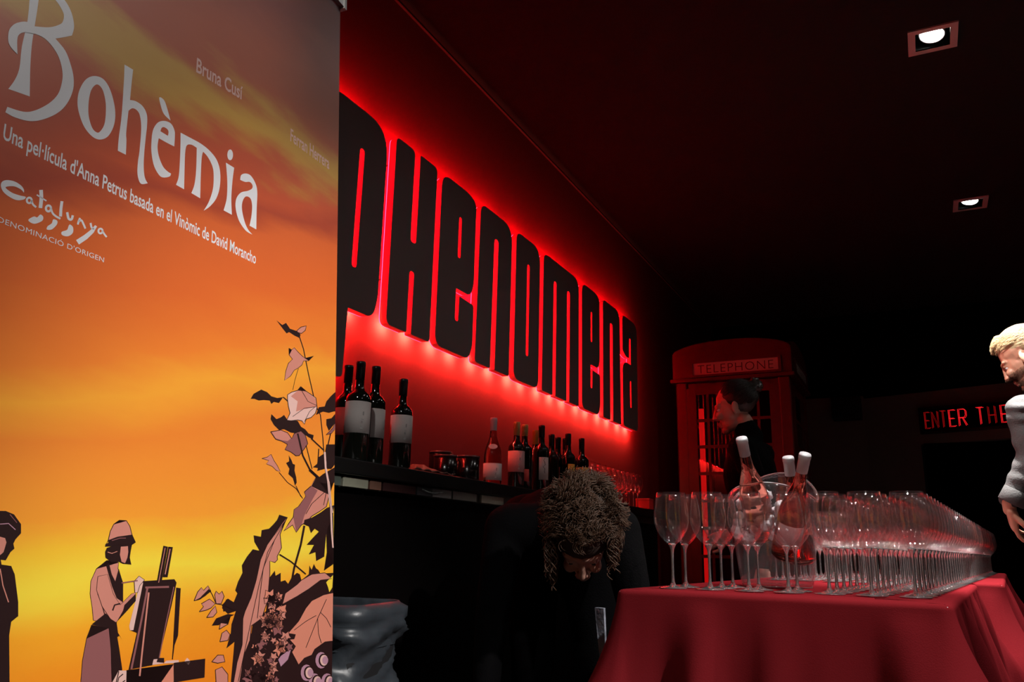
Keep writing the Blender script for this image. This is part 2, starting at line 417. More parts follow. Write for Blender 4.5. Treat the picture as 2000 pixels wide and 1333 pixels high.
def place(loops, c, col, lay=None):
    """put closed outlines (in photo pixels) on the sheet as printed colour"""
    lay = lay or LAY[0]
    uv = []
    for l in loops:
        q = [bray(*c(p)) for p in l]; uv.append([(min(0, max(-.85, a)), max(BV0, b)) for a, b in q])
    tr = tessellate_polygon([[V((a, b, 0)) for a, b in l] for l in uv])
    art.add([bpt(a, b, .00008 * lay) for l in uv for a, b in l], [tuple(t) for t in tr], midx[col]); art_uv.extend([q for l in uv for q in l])
def line(pts, w, c, col, lay=None):
    P = [V(p[:2]) for p in pts]; n = len(P); ws = [p[2] if len(p) > 2 else w for p in pts]; l = []; r = []
    for i in range(n):
        t = (P[min(i + 1, n - 1)] - P[max(i - 1, 0)]).normalized(); nn = V((-t.y, t.x)) * ws[i] / 2
        l.append(tuple(P[i] + nn)); r.append(tuple(P[i] - nn))
    place([l + r[::-1]], c, col, lay)
def smoothline(pts, w, c, col, lay=None):
    out = []; n = len(pts)
    for i in range(n - 1):
        a, b, d, f = [V(pts[max(0, min(n - 1, k))][:2]) for k in (i - 1, i, i + 1, i + 2)]
        for k in range(5):
            t = k / 5; q = .5 * ((2 * b) + (d - a) * t + (2 * a - 5 * b + 4 * d - f) * t * t + (3 * b - a - 3 * d + f) * t ** 3); out.append((q.x, q.y))
    out.append(tuple(pts[-1][:2])); line(out, w, c, col, lay)
def outl(loop, c, col='black', w=3, lay=None): line(list(loop) + [loop[0]], w, c, col, lay)
def leaf(loop, c, col, lay=None, edge=True, w=4):
    lay = lay or LAY[0]; place([loop], c, col, lay)
    if edge: outl(loop, c, 'black', w, lay + 1)
c1 = 1   # corner flag
W_ = 'white'
place([catmull([(250, -130, 1), (338, -120, 1), (335, 0), (300, 230), (275, 400), (262, 600), (258, 838, 1), (72, 772, 1), (130, 690), (168, 590), (190, 400), (235, 200), (255, 0)])], cT, W_, 1)
place([catmull([(250, -130, 1), (400, -110), (540, -20), (612, 90), (642, 220), (625, 308, 1), (560, 322), (480, 335, 1), (400, 310), (300, 292, 1), (290, 228, 1), (420, 237), (505, 218), (545, 185), (548, 110), (480, 0), (390, -60), (300, -70)])], cT, W_, 2)
place([catmull([(300, 292, 1), (380, 330), (450, 400), (510, 500), (540, 620), (535, 720), (500, 820), (420, 900), (300, 960), (200, 970), (62, 928, 1), (45, 975, 1), (130, 1020), (260, 1052), (380, 1035), (500, 980), (580, 900), (630, 790), (638, 680), (612, 560), (565, 440), (480, 335, 1), (380, 270)])], cT, W_, 3)
place([catmull([(300, 225, 1), (300, 295, 1), (215, 280), (165, 300), (148, 350), (150, 472, 1), (100, 420), (70, 360), (75, 270), (110, 220), (160, 195), (230, 190)])], cT, W_, 4)
place([catmull([(820, 660), (900, 690), (960, 790), (998, 950), (990, 1080), (940, 1180), (870, 1212), (800, 1185), (730, 1100), (685, 980), (672, 880), (690, 780), (745, 690)]),
       catmull([(850, 735), (890, 780), (915, 880), (918, 980), (905, 1080), (870, 1140), (840, 1150), (800, 1110), (770, 1010), (768, 900), (785, 800), (815, 748)])], cT, W_)
def X(c, *q): return [(*c(p), *p[2:]) for p in q]
ident = lambda q: (q[0], q[1])
place([catmull(X(cT, (1080, 560, 1), (1155, 605, 1), (1140, 740), (1128, 868, 1), (1180, 880), (1240, 925), (1275, 1000), (1275, 1100)) + X(cU, (245, 150), (230, 300), (225, 430), (235, 520), (260, 570, 1), (210, 577), (185, 550), (170, 480), (175, 380), (188, 290)) + X(cT, (1225, 1120), (1215, 1010), (1190, 960), (1150, 940), (1115, 962, 1), (1095, 1150)) + X(cU, (75, 200), (70, 322, 1), (0, 287, 1)) + X(cT, (1030, 1200), (1055, 1000), (1075, 700)))], ident, W_)
place([catmull([(768, 470), (790, 482), (805, 520), (822, 582, 1), (790, 550), (775, 510)])], cA, W_)
place([catmull([(400, 28), (460, 50), (492, 110), (495, 170), (490, 250, 1), (430, 220), (355, 178, 1), (345, 250), (355, 330), (390, 420), (430, 465), (462, 485, 1), (450, 510), (400, 520), (360, 500), (315, 420), (293, 310), (292, 210), (305, 110), (345, 45)]),
       catmull([(400, 82), (430, 100), (440, 125), (435, 158, 1), (370, 118, 1), (380, 90)])], cU, W_)
place([catmull([(545, 130, 1), (620, 170), (720, 225), (800, 290), (860, 370), (888, 470), (885, 600), (855, 700), (800, 770), (745, 808, 1), (790, 730), (825, 620), (832, 500), (820, 420), (780, 340), (740, 295, 1), (728, 350), (720, 500), (715, 700, 1), (638, 655, 1), (665, 580), (680, 450), (685, 262, 1), (640, 235), (600, 240), (585, 300), (580, 420), (575, 622, 1), (505, 583, 1), (530, 500), (542, 300)])], cU, W_)
place([[(975 + 25 * math.cos(k * .35), 323 + 47 * math.sin(k * .35)) for k in range(18)]], cU, W_)
place([catmull([(938, 390, 1), (1010, 435, 1), (995, 550), (985, 700), (990, 843, 1), (918, 805, 1), (945, 700), (950, 550)])], cU, W_)
place([catmull([(1062, 540, 1), (1070, 500), (1105, 485), (1150, 500), (1190, 560), (1210, 640), (1205, 800), (1202, 970, 1), (1143, 938, 1), (1160, 850), (1165, 760), (1150, 700), (1110, 685), (1082, 730), (1078, 800), (1100, 900), (1130, 970), (1168, 1015, 1), (1110, 980), (1050, 890), (1022, 780), (1030, 700), (1070, 650), (1130, 635), (1165, 615), (1168, 585), (1145, 558), (1105, 558)])], cU, W_)
# regional wine-label mark with its four brush strokes
place([catmull([(295, 360, 1), (260, 320), (180, 282), (100, 282), (70, 300), (150, 360), (250, 395), (318, 412), (290, 445), (200, 450), (100, 400), (35, 340), (10, 270), (30, 220), (90, 203), (180, 220), (260, 270), (295, 320)])], cK, W_)
def ring(cx, cy, r, wd, c): line([(cx + r * math.cos(k * .45), cy + r * 1.15 * math.sin(k * .45)) for k in range(15)], wd, c, W_)
ring(362, 455, 30, 26, cK); smoothline([(392, 445), (405, 500), (448, 540)], 24, cK, W_)
smoothline([(508, 325), (512, 430), (500, 550)], 46, cK, W_); line([(455, 385), (575, 462)], 18, cK, W_)
ring(600, 555, 32, 28, cK); smoothline([(630, 545), (650, 610), (690, 650), (748, 682)], 24, cK, W_)
smoothline([(768, 465), (755, 560), (750, 655)], 36, cK, W_); smoothline([(832, 602), (850, 680), (885, 690), (902, 640)], 30, cK, W_)
smoothline([(992, 672), (972, 720), (965, 755)], 24, cK, W_); smoothline([(975, 720), (1005, 700), (1030, 740), (1058, 805)], 24, cK, W_)
smoothline([(1122, 735), (1135, 790), (1165, 810)], 24, cK, W_); line([(1190, 770, 30), (1140, 840, 50), (1060, 910, 62), (960, 975, 66)], 40, cK, W_)
ring(1245, 835, 26, 24, cK); smoothline([(1268, 830), (1290, 870), (1322, 910)], 22, cK, W_)
for b in ([(355, 690), (420, 655), (460, 665), (500, 630), (535, 660), (520, 710), (430, 745), (365, 720)], [(660, 690), (710, 710), (700, 760), (640, 815), (580, 815), (590, 775), (640, 740)], [(870, 755), (905, 790), (900, 860), (840, 900), (770, 885), (765, 845), (830, 820), (850, 770)]):
    place([catmull(b)], cK, W_)
def btext(s, pl, pr_, cap, bold=0, spacing=1, col='white'):
    u0, v0 = bray(*pl); u1, v1 = bray(*pr_); mid = ((pl[0] + pr_[0]) / 2, (pl[1] + pr_[1]) / 2)
    h = bray(mid[0], mid[1] - cap)[1] - bray(*mid)[1]
    vs, fs = textmesh(s, h / .727, 1, 0, bold, spacing); x0 = min(v.x for v in vs); x1 = max(v.x for v in vs); k = (u1 - u0) / (x1 - x0)
    q = [(u0 + (v.x - x0) * k, v0 + (v1 - v0) * (v.x - x0) / (x1 - x0) + v.y) for v in vs]
    art.add([bpt(a, b, .00012) for a, b in q], fs, midx[col]); art_uv.extend(q)
btext("Una pel·lícula d'Anna Petrus basada en el Vinòmic de David Morancho", (5, 271), (499.5, 516), 28, .0004)
btext("Bruna Cusí", (383, 140), (473, 195), 29, .0006, 1, 'light')
btext("Ferran Herrera", (567, 275), (643, 331), 25, .0006, 1, 'light')
btext("DENOMINACIÓ D'ORIGEN", (-5, 433), (202.5, 513), 11, 0, 1.05)
# vine drawing
LAY[0] = 1
place([[(680, 195), (735, 212), (700, 300), (620, 440), (560, 560), (520, 700), (470, 900), (430, 1150), (395, 1340), (350, 1340), (375, 1060), (320, 1105), (350, 1000), (355, 940), (385, 850), (330, 870), (290, 830), (320, 770), (370, 790), (395, 730), (380, 710), (400, 650), (430, 590), (425, 540), (460, 480), (500, 430), (545, 440), (510, 380), (505, 335), (555, 345), (560, 300), (610, 290), (640, 260), (665, 230)]], cH, 'black')
place([[(600, 640), (650, 575), (655, 610), (690, 590), (690, 650), (720, 640), (740, 665), (765, 620), (800, 590), (820, 600), (830, 640), (880, 600), (885, 540), (900, 570), (915, 530), (930, 560), (945, 570), (960, 595), (1060, 590), (1060, 2600), (300, 2600), (395, 1340), (430, 1150), (490, 1000), (500, 930), (590, 850), (600, 750)]], cH, 'black')
place([[(1045, 605), (998, 655), (1012, 690), (1020, 722), (1040, 690)]], cH, 'yellow', 3)
for l in ([(735, 212), (700, 255), (650, 330), (600, 400), (555, 500), (525, 640), (490, 760), (450, 850), (435, 900), (430, 1080), (395, 1200), (370, 1340), (410, 1340), (440, 1150), (480, 1050), (490, 950), (560, 900), (600, 780), (615, 600), (615, 510), (650, 520), (668, 500), (665, 480), (695, 420), (685, 330), (710, 260)],
          [(895, 0), (850, 40), (860, 70), (810, 140), (780, 160), (775, 210), (740, 260), (710, 305), (770, 265), (795, 315), (830, 265), (870, 240), (900, 205), (950, 175), (1000, 140), (1020, 60), (1060, -40), (930, -60)],
          [(1000, 300), (1045, 200), (1060, 400), (1045, 530), (985, 575), (1005, 450)]):
    leaf(l, cH, 'mauve' if l[0][0] == 1000 else 'pink', 2, w=5)
place([[(895, 0), (850, 40), (860, 70), (810, 140), (780, 160), (775, 210), (795, 315), (830, 265), (850, 200), (900, 100), (940, 30)]], cH, 'mauve', 3)
place([[(1060, 130), (1000, 150), (960, 180), (900, 215), (850, 230), (845, 260), (880, 275), (895, 320), (920, 290), (948, 310), (905, 355), (865, 400), (915, 400), (880, 465), (925, 450), (930, 510), (985, 480), (1000, 300), (1045, 200)]], cH, 'black', 4)
line([(850, 270), (825, 400), (780, 560), (755, 700)], 14, cH, 'black', 3)
line([(680, 465), (760, 515), (860, 600)], 10, cH, 'black', 3)
leaf([(700, 805), (720, 730), (800, 670), (830, 640), (900, 600), (990, 590), (1035, 630), (960, 640), (880, 700), (800, 750)], cH, 'pink', 3)
leaf([(1050, 725), (980, 740), (900, 780), (860, 830), (810, 920), (740, 1000), (790, 1010), (780, 1040), (750, 1045), (790, 1090), (765, 1130), (810, 1215), (850, 1170), (900, 1150), (920, 1110), (990, 1060), (1060, 1050)], cH, 'salmon', 3)
for a in ([(1000, 770), (940, 900), (860, 1100)], [(960, 860), (1000, 900), (1030, 960)], [(930, 880), (860, 920), (780, 980)], [(940, 900), (945, 1000), (965, 1070)]): line(a, 4, cH, 'black', 5)
line([(720, 240), (600, 450), (540, 680), (470, 1000), (400, 1330)], 4, cH, 'black', 4)
for a in ([(650, 360), (570, 560), (545, 760), (530, 900)], [(1010, 20), (900, 120), (860, 190)], [(1000, 40), (980, 130)]): line(a, 4, cH, 'black', 5)
line([(1015, -30), (1030, 120), (1035, 300), (1045, 420)], 12, cH, 'light', 6)
rg = random.Random(3)
def jag(cx, cy, r, n=9):
    a0 = rg.random() * 6; return [(cx + r * (1 if k % 2 else .45 + .3 * rg.random()) * math.cos(a0 + k * math.pi * 2 / (2 * n)), cy + r * (1 if k % 2 else .45) * (1.1) * math.sin(a0 + k * math.pi * 2 / (2 * n))) for k in range(2 * n)]
for k in range(70):
    yy = 740 + rg.random() * 600; xl = 620 - (yy - 700) * .28; xr = 700 if yy < 1000 else 760
    xx = xl + rg.random() * (xr - xl)
    if yy > 1150 and xx > 660: xx -= 110
    if rg.random() < .72: leaf(jag(xx, yy, 22 + rg.random() * 26, 5), cH, rg.choice(['pink', 'salmon', 'mauve']), 4, True, 4)
    else: place([jag(xx, yy, 20 + rg.random() * 22, 5)], cH, 'black', 5)
leaf([(700, 1140), (760, 1110), (740, 1180), (690, 1230), (670, 1180)], cH, 'lilac', 3)
for gx, gy in ((965, 1185), (865, 1270), (920, 1330), (1005, 1330)):
    el = lambda s, dx=0: [(gx + dx + 40 * s * math.cos(k * .42), gy + 56 * s * math.sin(k * .42)) for k in range(15)]
    place([el(1)], cH, 'lilac', 3); place([el(.82, 14)], cH, 'black', 4); place([el(.66, 18)], cH, 'light', 5); place([el(.5, 26)], cH, 'lilac', 6)
for l in ([(100, 780), (125, 720), (150, 690), (165, 710), (195, 678), (215, 715), (180, 740), (140, 770)], [(240, 740), (250, 715), (270, 735), (290, 715), (305, 750), (285, 800), (250, 800)], [(135, 855), (165, 820), (150, 800), (205, 768), (245, 800), (215, 830), (180, 845)],
          [(185, 895), (215, 850), (245, 815), (255, 860), (230, 890)], [(270, 975), (280, 930), (350, 885), (330, 940)], [(275, 1060), (290, 1000), (320, 980), (345, 1010), (330, 1050)], [(220, 1195), (260, 1150), (300, 1150), (310, 1195), (260, 1205)], [(250, 1340), (245, 1250), (290, 1230), (330, 1280), (330, 1340)]):
    leaf(l, cH, 'pink', 2, w=5)
place([[(100, 780), (140, 760), (200, 700), (215, 715), (180, 745), (140, 772)]], cH, 'black', 4)
place([[(290, 810), (330, 765), (370, 790), (385, 850), (340, 840), (300, 855)]], cH, 'black', 2)
place([[(220, 950), (250, 900), (330, 870), (375, 875), (330, 895), (270, 945)]], cH, 'black', 4)
line([(195, 690), (225, 740), (250, 800), (300, 810), (380, 850)], 6, cH, 'black', 2)
place([[(575, 200), (610, 228), (632, 215), (655, 250), (700, 265), (718, 285), (712, 305), (680, 290), (650, 270), (635, 278), (605, 240)]], cG, 'black')
leaf([(695, 262), (720, 240), (752, 233), (745, 260), (722, 278), (700, 272)], cG, 'pink')
line([(712, 300), (735, 370), (765, 520), (795, 650), (815, 720), (835, 760), (850, 900), (860, 1050), (880, 1200), (895, 1330)], 6, cG, 'black')
leaf([(648, 365), (665, 375), (680, 362), (700, 385), (725, 410), (745, 425), (795, 412), (765, 440), (735, 440), (725, 465), (700, 485), (680, 495), (658, 530), (622, 556), (630, 500), (645, 455), (670, 430), (650, 405)], cG, 'pink', 2, w=3)
line([(705, 485), (685, 550), (672, 612)], 3, cG, 'black')
leaf([(718, 592), (750, 620), (780, 640), (808, 660), (812, 690), (815, 715), (805, 750), (780, 775), (750, 785), (740, 815), (725, 795), (700, 790), (660, 795), (636, 790), (655, 750), (645, 710), (640, 670), (640, 640), (665, 625), (700, 615)], cG, 'light', 3)
place([[(718, 600), (780, 645), (808, 665), (812, 712), (740, 725), (690, 740), (700, 680), (660, 650)]], cG, 'pink', 4)
for a in ([(812, 712), (740, 720), (670, 770)], [(812, 705), (760, 680), (720, 610)], [(800, 715), (770, 740), (740, 800)]): line(a, 3, cG, 'black', 5)
place([[(422, 665), (440, 635), (485, 610), (520, 625), (545, 650), (580, 660), (615, 655), (590, 690), (560, 683), (545, 695), (535, 675), (500, 672), (470, 675), (445, 665)]], cG, 'black')
line([(615, 655), (655, 690)], 7, cG, 'black')
place([[(945, 630), (895, 650), (870, 680), (860, 710), (825, 715), (808, 760), (850, 740), (885, 748), (910, 740), (945, 745)]], cG, 'black', 4)
place([[(545, 755), (575, 785), (600, 775), (620, 760), (640, 790), (700, 795), (720, 830), (745, 845), (765, 870), (795, 880), (790, 905), (760, 890), (735, 870), (700, 870), (660, 865), (620, 845), (590, 850), (560, 820), (540, 785)]], cG, 'black', 2)
leaf([(540, 860), (600, 850), (640, 865), (665, 900), (680, 870), (720, 855), (745, 880), (760, 930), (740, 960), (710, 1000), (690, 1003), (660, 980), (625, 965), (640, 935), (605, 915), (570, 905)], cG, 'mauve', 3)
place([[(545, 862), (600, 852), (640, 868), (660, 900), (640, 915), (605, 910), (572, 900)]], cG, 'pink', 4)
for a, wd in (([(700, 870), (730, 1000), (770, 1080), (830, 1150)], 10), ([(750, 940), (785, 1080)], 5), ([(780, 900), (855, 970)], 8), ([(590, 1100), (640, 1160), (690, 1195), (730, 1255)], 4), ([(690, 1180), (720, 1245)], 4), ([(895, 870), (880, 935)], 6), ([(770, 1085), (830, 1140)], 16), ([(825, 960), (820, 1040)], 6)):
    line(a, wd, cG, 'black', 4)
place([[(945, 760), (900, 780), (870, 785), (870, 820), (885, 855), (905, 830), (945, 815)]], cG, 'black')
leaf([(868, 878), (905, 840), (930, 810), (925, 845), (900, 870)], cG, 'mauve', 3, w=3)
place([[(945, 940), (870, 935), (862, 985), (825, 1010), (815, 1050), (790, 1070), (820, 1075), (815, 1092), (860, 1080), (900, 1080), (945, 1060)]], cG, 'black')
leaf([(488, 1018), (520, 1010), (543, 993), (560, 1030), (580, 1060), (597, 1095), (575, 1090), (550, 1065), (515, 1050), (530, 1030)], cG, 'pink', w=3)
place([[(648, 998), (665, 1030), (672, 1050), (685, 1055), (682, 1090), (692, 1130), (695, 1160), (685, 1180), (672, 1135), (645, 1110), (652, 1080), (632, 1045), (650, 1035)]], cG, 'black')
place([[(800, 1150), (850, 1110), (945, 1075), (945, 1165), (860, 1168)]], cG, 'black', 5)
line([(860, 980), (865, 1070), (880, 1150), (890, 1270), (905, 1340)], 11, cG, 'light', 6)
# painter at her easel
leaf([(765, 460), (850, 475), (845, 520), (880, 620), (880, 760), (840, 850), (835, 910), (720, 900), (668, 890), (660, 800), (645, 700), (650, 610), (690, 520)], cF, 'pink', 2)
place([[(780, 480), (800, 560), (825, 610), (850, 520), (880, 620), (880, 760), (835, 730), (800, 640), (760, 500)]], cF, 'black', 4)
leaf([(655, 925), (780, 945), (795, 1100), (810, 1700), (560, 1700), (578, 1333), (590, 1180), (620, 1020)], cF, 'mauve', 2)
place([[(655, 920), (755, 840), (835, 905), (845, 980), (875, 1030), (855, 1000), (840, 1010), (855, 1100), (875, 1240), (830, 1700), (810, 1700), (795, 1100), (780, 945)]], cF, 'black', 4)
leaf([(700, 575), (770, 560), (810, 700), (860, 780), (940, 700), (970, 690), (970, 750), (900, 830), (830, 905), (790, 880), (730, 790), (690, 670)], cF, 'pink', 5, w=3)
place([[(970, 700), (970, 750), (900, 830), (835, 900), (880, 820), (890, 780)]], cF, 'black', 7)
line([(700, 700), (730, 780), (750, 850)], 6, cF, 'black', 4); line([(860, 770), (820, 780), (805, 820)], 10, cF, 'black', 7)
place([[(855, 172), (905, 175), (930, 215), (945, 275), (840, 290), (775, 315), (790, 250), (815, 200)]], cF, 'pink', 3)
outl([(855, 172), (905, 175), (930, 215), (945, 275), (970, 330), (940, 350), (850, 345), (752, 360), (775, 315), (790, 250), (815, 200)], cF, 'black', 5, 4)
place([[(765, 370), (850, 345), (945, 350), (935, 400), (930, 440), (940, 490), (880, 485), (850, 470), (800, 475), (755, 440), (752, 400)]], cF, 'black', 3)
place([[(865, 362), (915, 358), (918, 400), (912, 440), (895, 480), (870, 470), (858, 420)]], cF, 'pink', 5)
place([[(775, 315), (840, 290), (945, 275), (970, 330), (940, 350), (850, 345), (800, 360), (752, 360), (755, 342), (775, 335)]], cF, 'black', 5)
line([(800, 318), (860, 300), (900, 300)], 5, cF, 'mauve', 6); line([(770, 400), (800, 410), (840, 395)], 5, cF, 'pink', 6)
place([[(960, 610), (995, 572), (1035, 600), (1000, 640), (985, 690), (965, 690)]], cF, 'light', 5); outl([(960, 610), (995, 572), (1035, 600), (1000, 640), (985, 690), (965, 690)], cF, 'black', 4, 6)
line([(870, 622), (985, 605)], 9, cF, 'mauve', 6)
place([[(1000, 610), (1250, 595), (1265, 620), (1230, 780), (1140, 1160), (1100, 1210), (920, 1245), (980, 980), (930, 960)]], cF, 'black', 3)
place([[(1005, 612), (925, 930), (930, 962), (955, 960), (1025, 620)]], cF, 'light', 4)
line([(1055, 660), (1010, 900), (940, 1240)], 14, cF, 'mauve', 5); line([(1065, 690), (1015, 1140), (1000, 1290)], 12, cF, 'pink', 5); line([(1245, 650), (1180, 950), (1140, 1160)], 7, cF, 'mauve', 5)
line([(1040, 655), (1210, 650)], 14, cF, 'mauve', 6)
place([[(1060, 700), (1230, 680), (1225, 770), (1140, 1130), (1040, 1160)]], cF, 'black', 4)
place([[(1170, 355), (1202, 362), (1160, 600), (1118, 640)]], cF, 'black', 5); place([[(1205, 362), (1238, 365), (1200, 580), (1165, 580)]], cF, 'black', 5)
line([(1182, 370), (1135, 620)], 5, cF, 'pink', 6); line([(1218, 378), (1182, 560)], 7, cF, 'pink', 6)
place([[(1262, 655), (1295, 660), (1275, 1000), (1250, 1070), (1238, 1170), (1232, 1170), (1240, 1060)]], cF, 'black', 4)
place([[(905, 1250), (1245, 1205), (1250, 1700), (900, 1700)]], cF, 'salmon', 3); outl([(905, 1250), (1245, 1205), (1250, 1700), (900, 1700)], cF, 'black', 5, 4)
place([[(1245, 1195), (1470, 1165), (1465, 1300), (1250, 1335)]], cF, 'black', 5)
for a in ([(1090, 1210), (1100, 1170), (1150, 1165), (1170, 1200)], [(1170, 1200), (1190, 1180), (1280, 1175), (1280, 1195)], [(1320, 1185), (1340, 1158), (1365, 1185), (1350, 1210)]): place([a], cF, 'light', 5)
place([[(1120, 1190), (1130, 1160), (1175, 1160), (1175, 1195)]], cF, 'black', 6)
place([[(800, 1340), (850, 1250), (905, 1250), (900, 1500), (800, 1500)]], cF, 'light', 5)
for a in ([(850, 1255), (830, 1340)], [(880, 1275), (850, 1300), (840, 1340)], [(895, 1320), (870, 1340)]): line(a, 7, cF, 'black', 6)
# onlooker at the left edge
place([[(-30, 105), (40, 105), (100, 130), (150, 200), (150, 265), (110, 310), (95, 340), (103, 375), (75, 400), (40, 460), (5, 455), (10, 490), (80, 500), (105, 560), (130, 760), (130, 860), (80, 900), (65, 1000), (75, 2100), (-60, 2100)]], cF, 'black', 2)
place([[(-20, 285), (35, 300), (45, 330), (25, 400), (-20, 440)]], cF, 'pink', 3)
line([(0, 200), (60, 195), (110, 240)], 6, cF, 'lilac', 3); line([(0, 520), (20, 640), (60, 760)], 8, cF, 'pink', 3); line([(70, 130), (120, 190)], 5, cF, 'mauve', 3)
sheet = art.build('printed_sheet', [SUN] + [PR[k] for k in order[1:]], T_ban, False, True)
uvl = sheet.data.uv_layers.new(name='UVMap')
for lp in sheet.data.loops: uvl.data[lp.index].uv = art_uv[lp.vertex_index]
# back of the sheet, rail, pole and cassette
def bbox3(u0, u1, v0, v1, e0, e1, m=0, mb=None):
    mb = mb or MB(); c = [bpt(u, v, e_) for e_ in (e0, e1) for v in (v0, v1) for u in (u0, u1)]
    return mb.add(c, [(0, 1, 3, 2), (4, 6, 7, 5), (0, 4, 5, 1), (2, 3, 7, 6), (0, 2, 6, 4), (1, 5, 7, 3)], m)
bbox3(-.85, 0, BV0, BV1, -.0012, -.0003).build('sheet_backing', mat('grey_backing', (.25, .25, .25), .7), T_ban, False, True)
bbox3(-.855, .006, BV1 - .012, BV1 + .016, -.012, .008).build('top_rail', SILV, T_ban, False, True)
bbox3(.001, .010, BV1 - .016, BV1 + .02, -.014, .010).build('rail_end_cap', WHITE, T_ban, False, True)
a0, a1 = bpt(-.425, BV1, -.02), bpt(-.425, BV0, -.02); a1.z = .07
MB().tube([a0, a1], .008, 10).build('support_pole', SILV, T_ban, True, True)
q = bpt(-.425, BV0, 0); mb = MB().box((-.44, -.05, .012), (.44, .05, .085), bev=.01)
mb.xf(Matrix.Translation((q.x, q.y, 0)) @ Matrix.Rotation(BANG, 4, 'Z')).build('cassette', SILV, T_ban, False, True)
for s in (-.3, .3):
    MB().box((s - .025, -.16, 0), (s + .025, .16, .012)).xf(Matrix.Translation((q.x, q.y, 0)) @ Matrix.Rotation(BANG, 4, 'Z')).build('foot', DKMET, T_ban, False, True)

# ------------------------------------------------------------------ backlit wall letters
B0, T0 = 1.70, 2.50
def slot(x, w_, z0, z1): return fillet([(x, z0, w_ / 2), (x + w_, z0, w_ / 2), (x + w_, z1, w_ / 2), (x, z1, w_ / 2)], 3)
def e_shape(x0, x1, s):
    return [fillet([(x0, B0, .06), (x1 - .03, B0, .06), (x1 + .005, B0 + .06, .04), (x1 + .005, 1.965, .02), (s + .03, 1.972, .0), (s + .028, 1.85, .014), (s, 1.85, .014), (s, 2.0, 0), (x1 - .03, 2.0, .05), (x1, 2.06, .05), (x1, T0 - .02, .08), (x1 - .08, T0, .03), (x0, T0, .075)], 5), slot(s + .003, .024, 2.15, 2.35)]
LET = [
    ('p', [fillet([(2.06, 1.44, .01), (2.235, 1.44, .02), (2.24, 1.70, 0), (2.39, 1.70, .07), (2.415, 1.78, .05), (2.415, T0, .13), (2.04, T0, .08)], 6), slot(2.243, .028, 1.86, 2.34)]),
    ('h', [fillet([(2.475, B0, .035), (2.618, B0, .01), (2.618, 1.965, .014), (2.650, 1.965, .014), (2.650, B0, .01), (2.792, B0, .02), (2.792, T0, .03), (2.652, T0, .012), (2.652, 2.09, .018), (2.612, 2.09, .018), (2.612, T0, .03), (2.472, T0, .03)], 5)]),
    ('e', e_shape(2.832, 3.152, 2.992)),
    ('n', [fillet([(3.182, B0, .025), (3.335, B0, .008), (3.345, 2.37, .02), (3.388, 2.37, .02), (3.380, B0, .008), (3.535, B0, .012), (3.540, T0, .10), (3.195, T0, .06)], 5)]),
    ('o', [fillet([(3.585, B0, .06), (3.888, B0, .06), (3.892, T0, .10), (3.588, T0, .06)], 6), slot(3.727, .028, 1.85, 2.36)]),
    ('m', [fillet([(3.932, B0, .02), (4.078, B0, .008), (4.083, 2.375, .02), (4.123, 2.375, .02), (4.118, B0, .008), (4.279, B0, .008), (4.283, 2.375, .02), (4.325, 2.375, .02), (4.320, B0, .008), (4.47, B0, .012), (4.472, T0, .09), (3.938, T0, .06)], 5)]),
    ('e', e_shape(4.520, 4.836, 4.670)),
    ('n', [fillet([(4.892, B0, .02), (5.03, B0, .008), (5.036, 2.37, .02), (5.086, 2.37, .02), (5.082, B0, .008), (5.245, B0, .012), (5.238, T0, .09), (4.898, T0, .05)], 5)]),
    ('a', [fillet([(5.29, B0, .04), (5.615, B0, .05), (5.628, T0, .09), (5.292, T0, .06), (5.292, 2.235, .02), (5.36, 2.205, .02), (5.435, 2.205, .0), (5.445, 2.36, .012), (5.472, 2.36, .012), (5.472, 2.165, 0), (5.36, 2.165, .03), (5.288, 2.13, .05)], 5), slot(5.447, .026, 1.85, 2.045)])]
ORD = ['first, half hidden by the banner', 'second', 'third', 'fourth', 'fifth', 'sixth and widest', 'seventh', 'eighth', 'ninth and last, nearest the phone booth']
LED = emit('red_led', (1, .003, .012), 95)
LED2 = emit('red_led_module', (1, .20, .11), 460)
fx = lambda a, b, d: (d, a, b)
for (ch, loops), o_ in zip(LET, ORD):
    y0 = min(p[0] for p in loops[0])
    t = thing('sign_letter', "dark letter '%s' of the red backlit wall sign, %s" % ('H' if ch == 'h' else ch, o_), 'sign letter', (WX, y0, B0), 0, 'backlit letters on the left wall')
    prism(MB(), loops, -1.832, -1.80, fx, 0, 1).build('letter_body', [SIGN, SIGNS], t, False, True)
    bm_ = MB()
    tr = tessellate_polygon([[V((p[0], p[1], 0)) for p in l] for l in loops]); flat = [p for l in loops for p in l]
    cy = sum(p[0] for p in loops[0]) / len(loops[0])
    bm_.add([(-1.834, p[0], p[1]) for p in flat], [tuple(k) for k in tr])
    bm_.build('light_panel', LED, t, False, True)
    # small led modules along the lower edge, and the pins that hold the letter off the wall
    ymax = max(p[0] for p in loops[0]); n = 3 if ch == 'm' else 2
    for k in range(n):
        yy = y0 + (ymax - y0) * (k + .5) / n; zz = B0 + .016
        MB().box((-1.842, yy - .034, zz - .006), (-1.836, yy + .034, zz + .006)).build('led_module', LED2, t, False, True)
    for yy in (y0 + .04, ymax - .04):
        for zz in (1.9, 2.4): MB().tube([(WX, yy, zz), (-1.83, yy, zz)], .004, 6).build('standoff', DKMET, t, False, True)

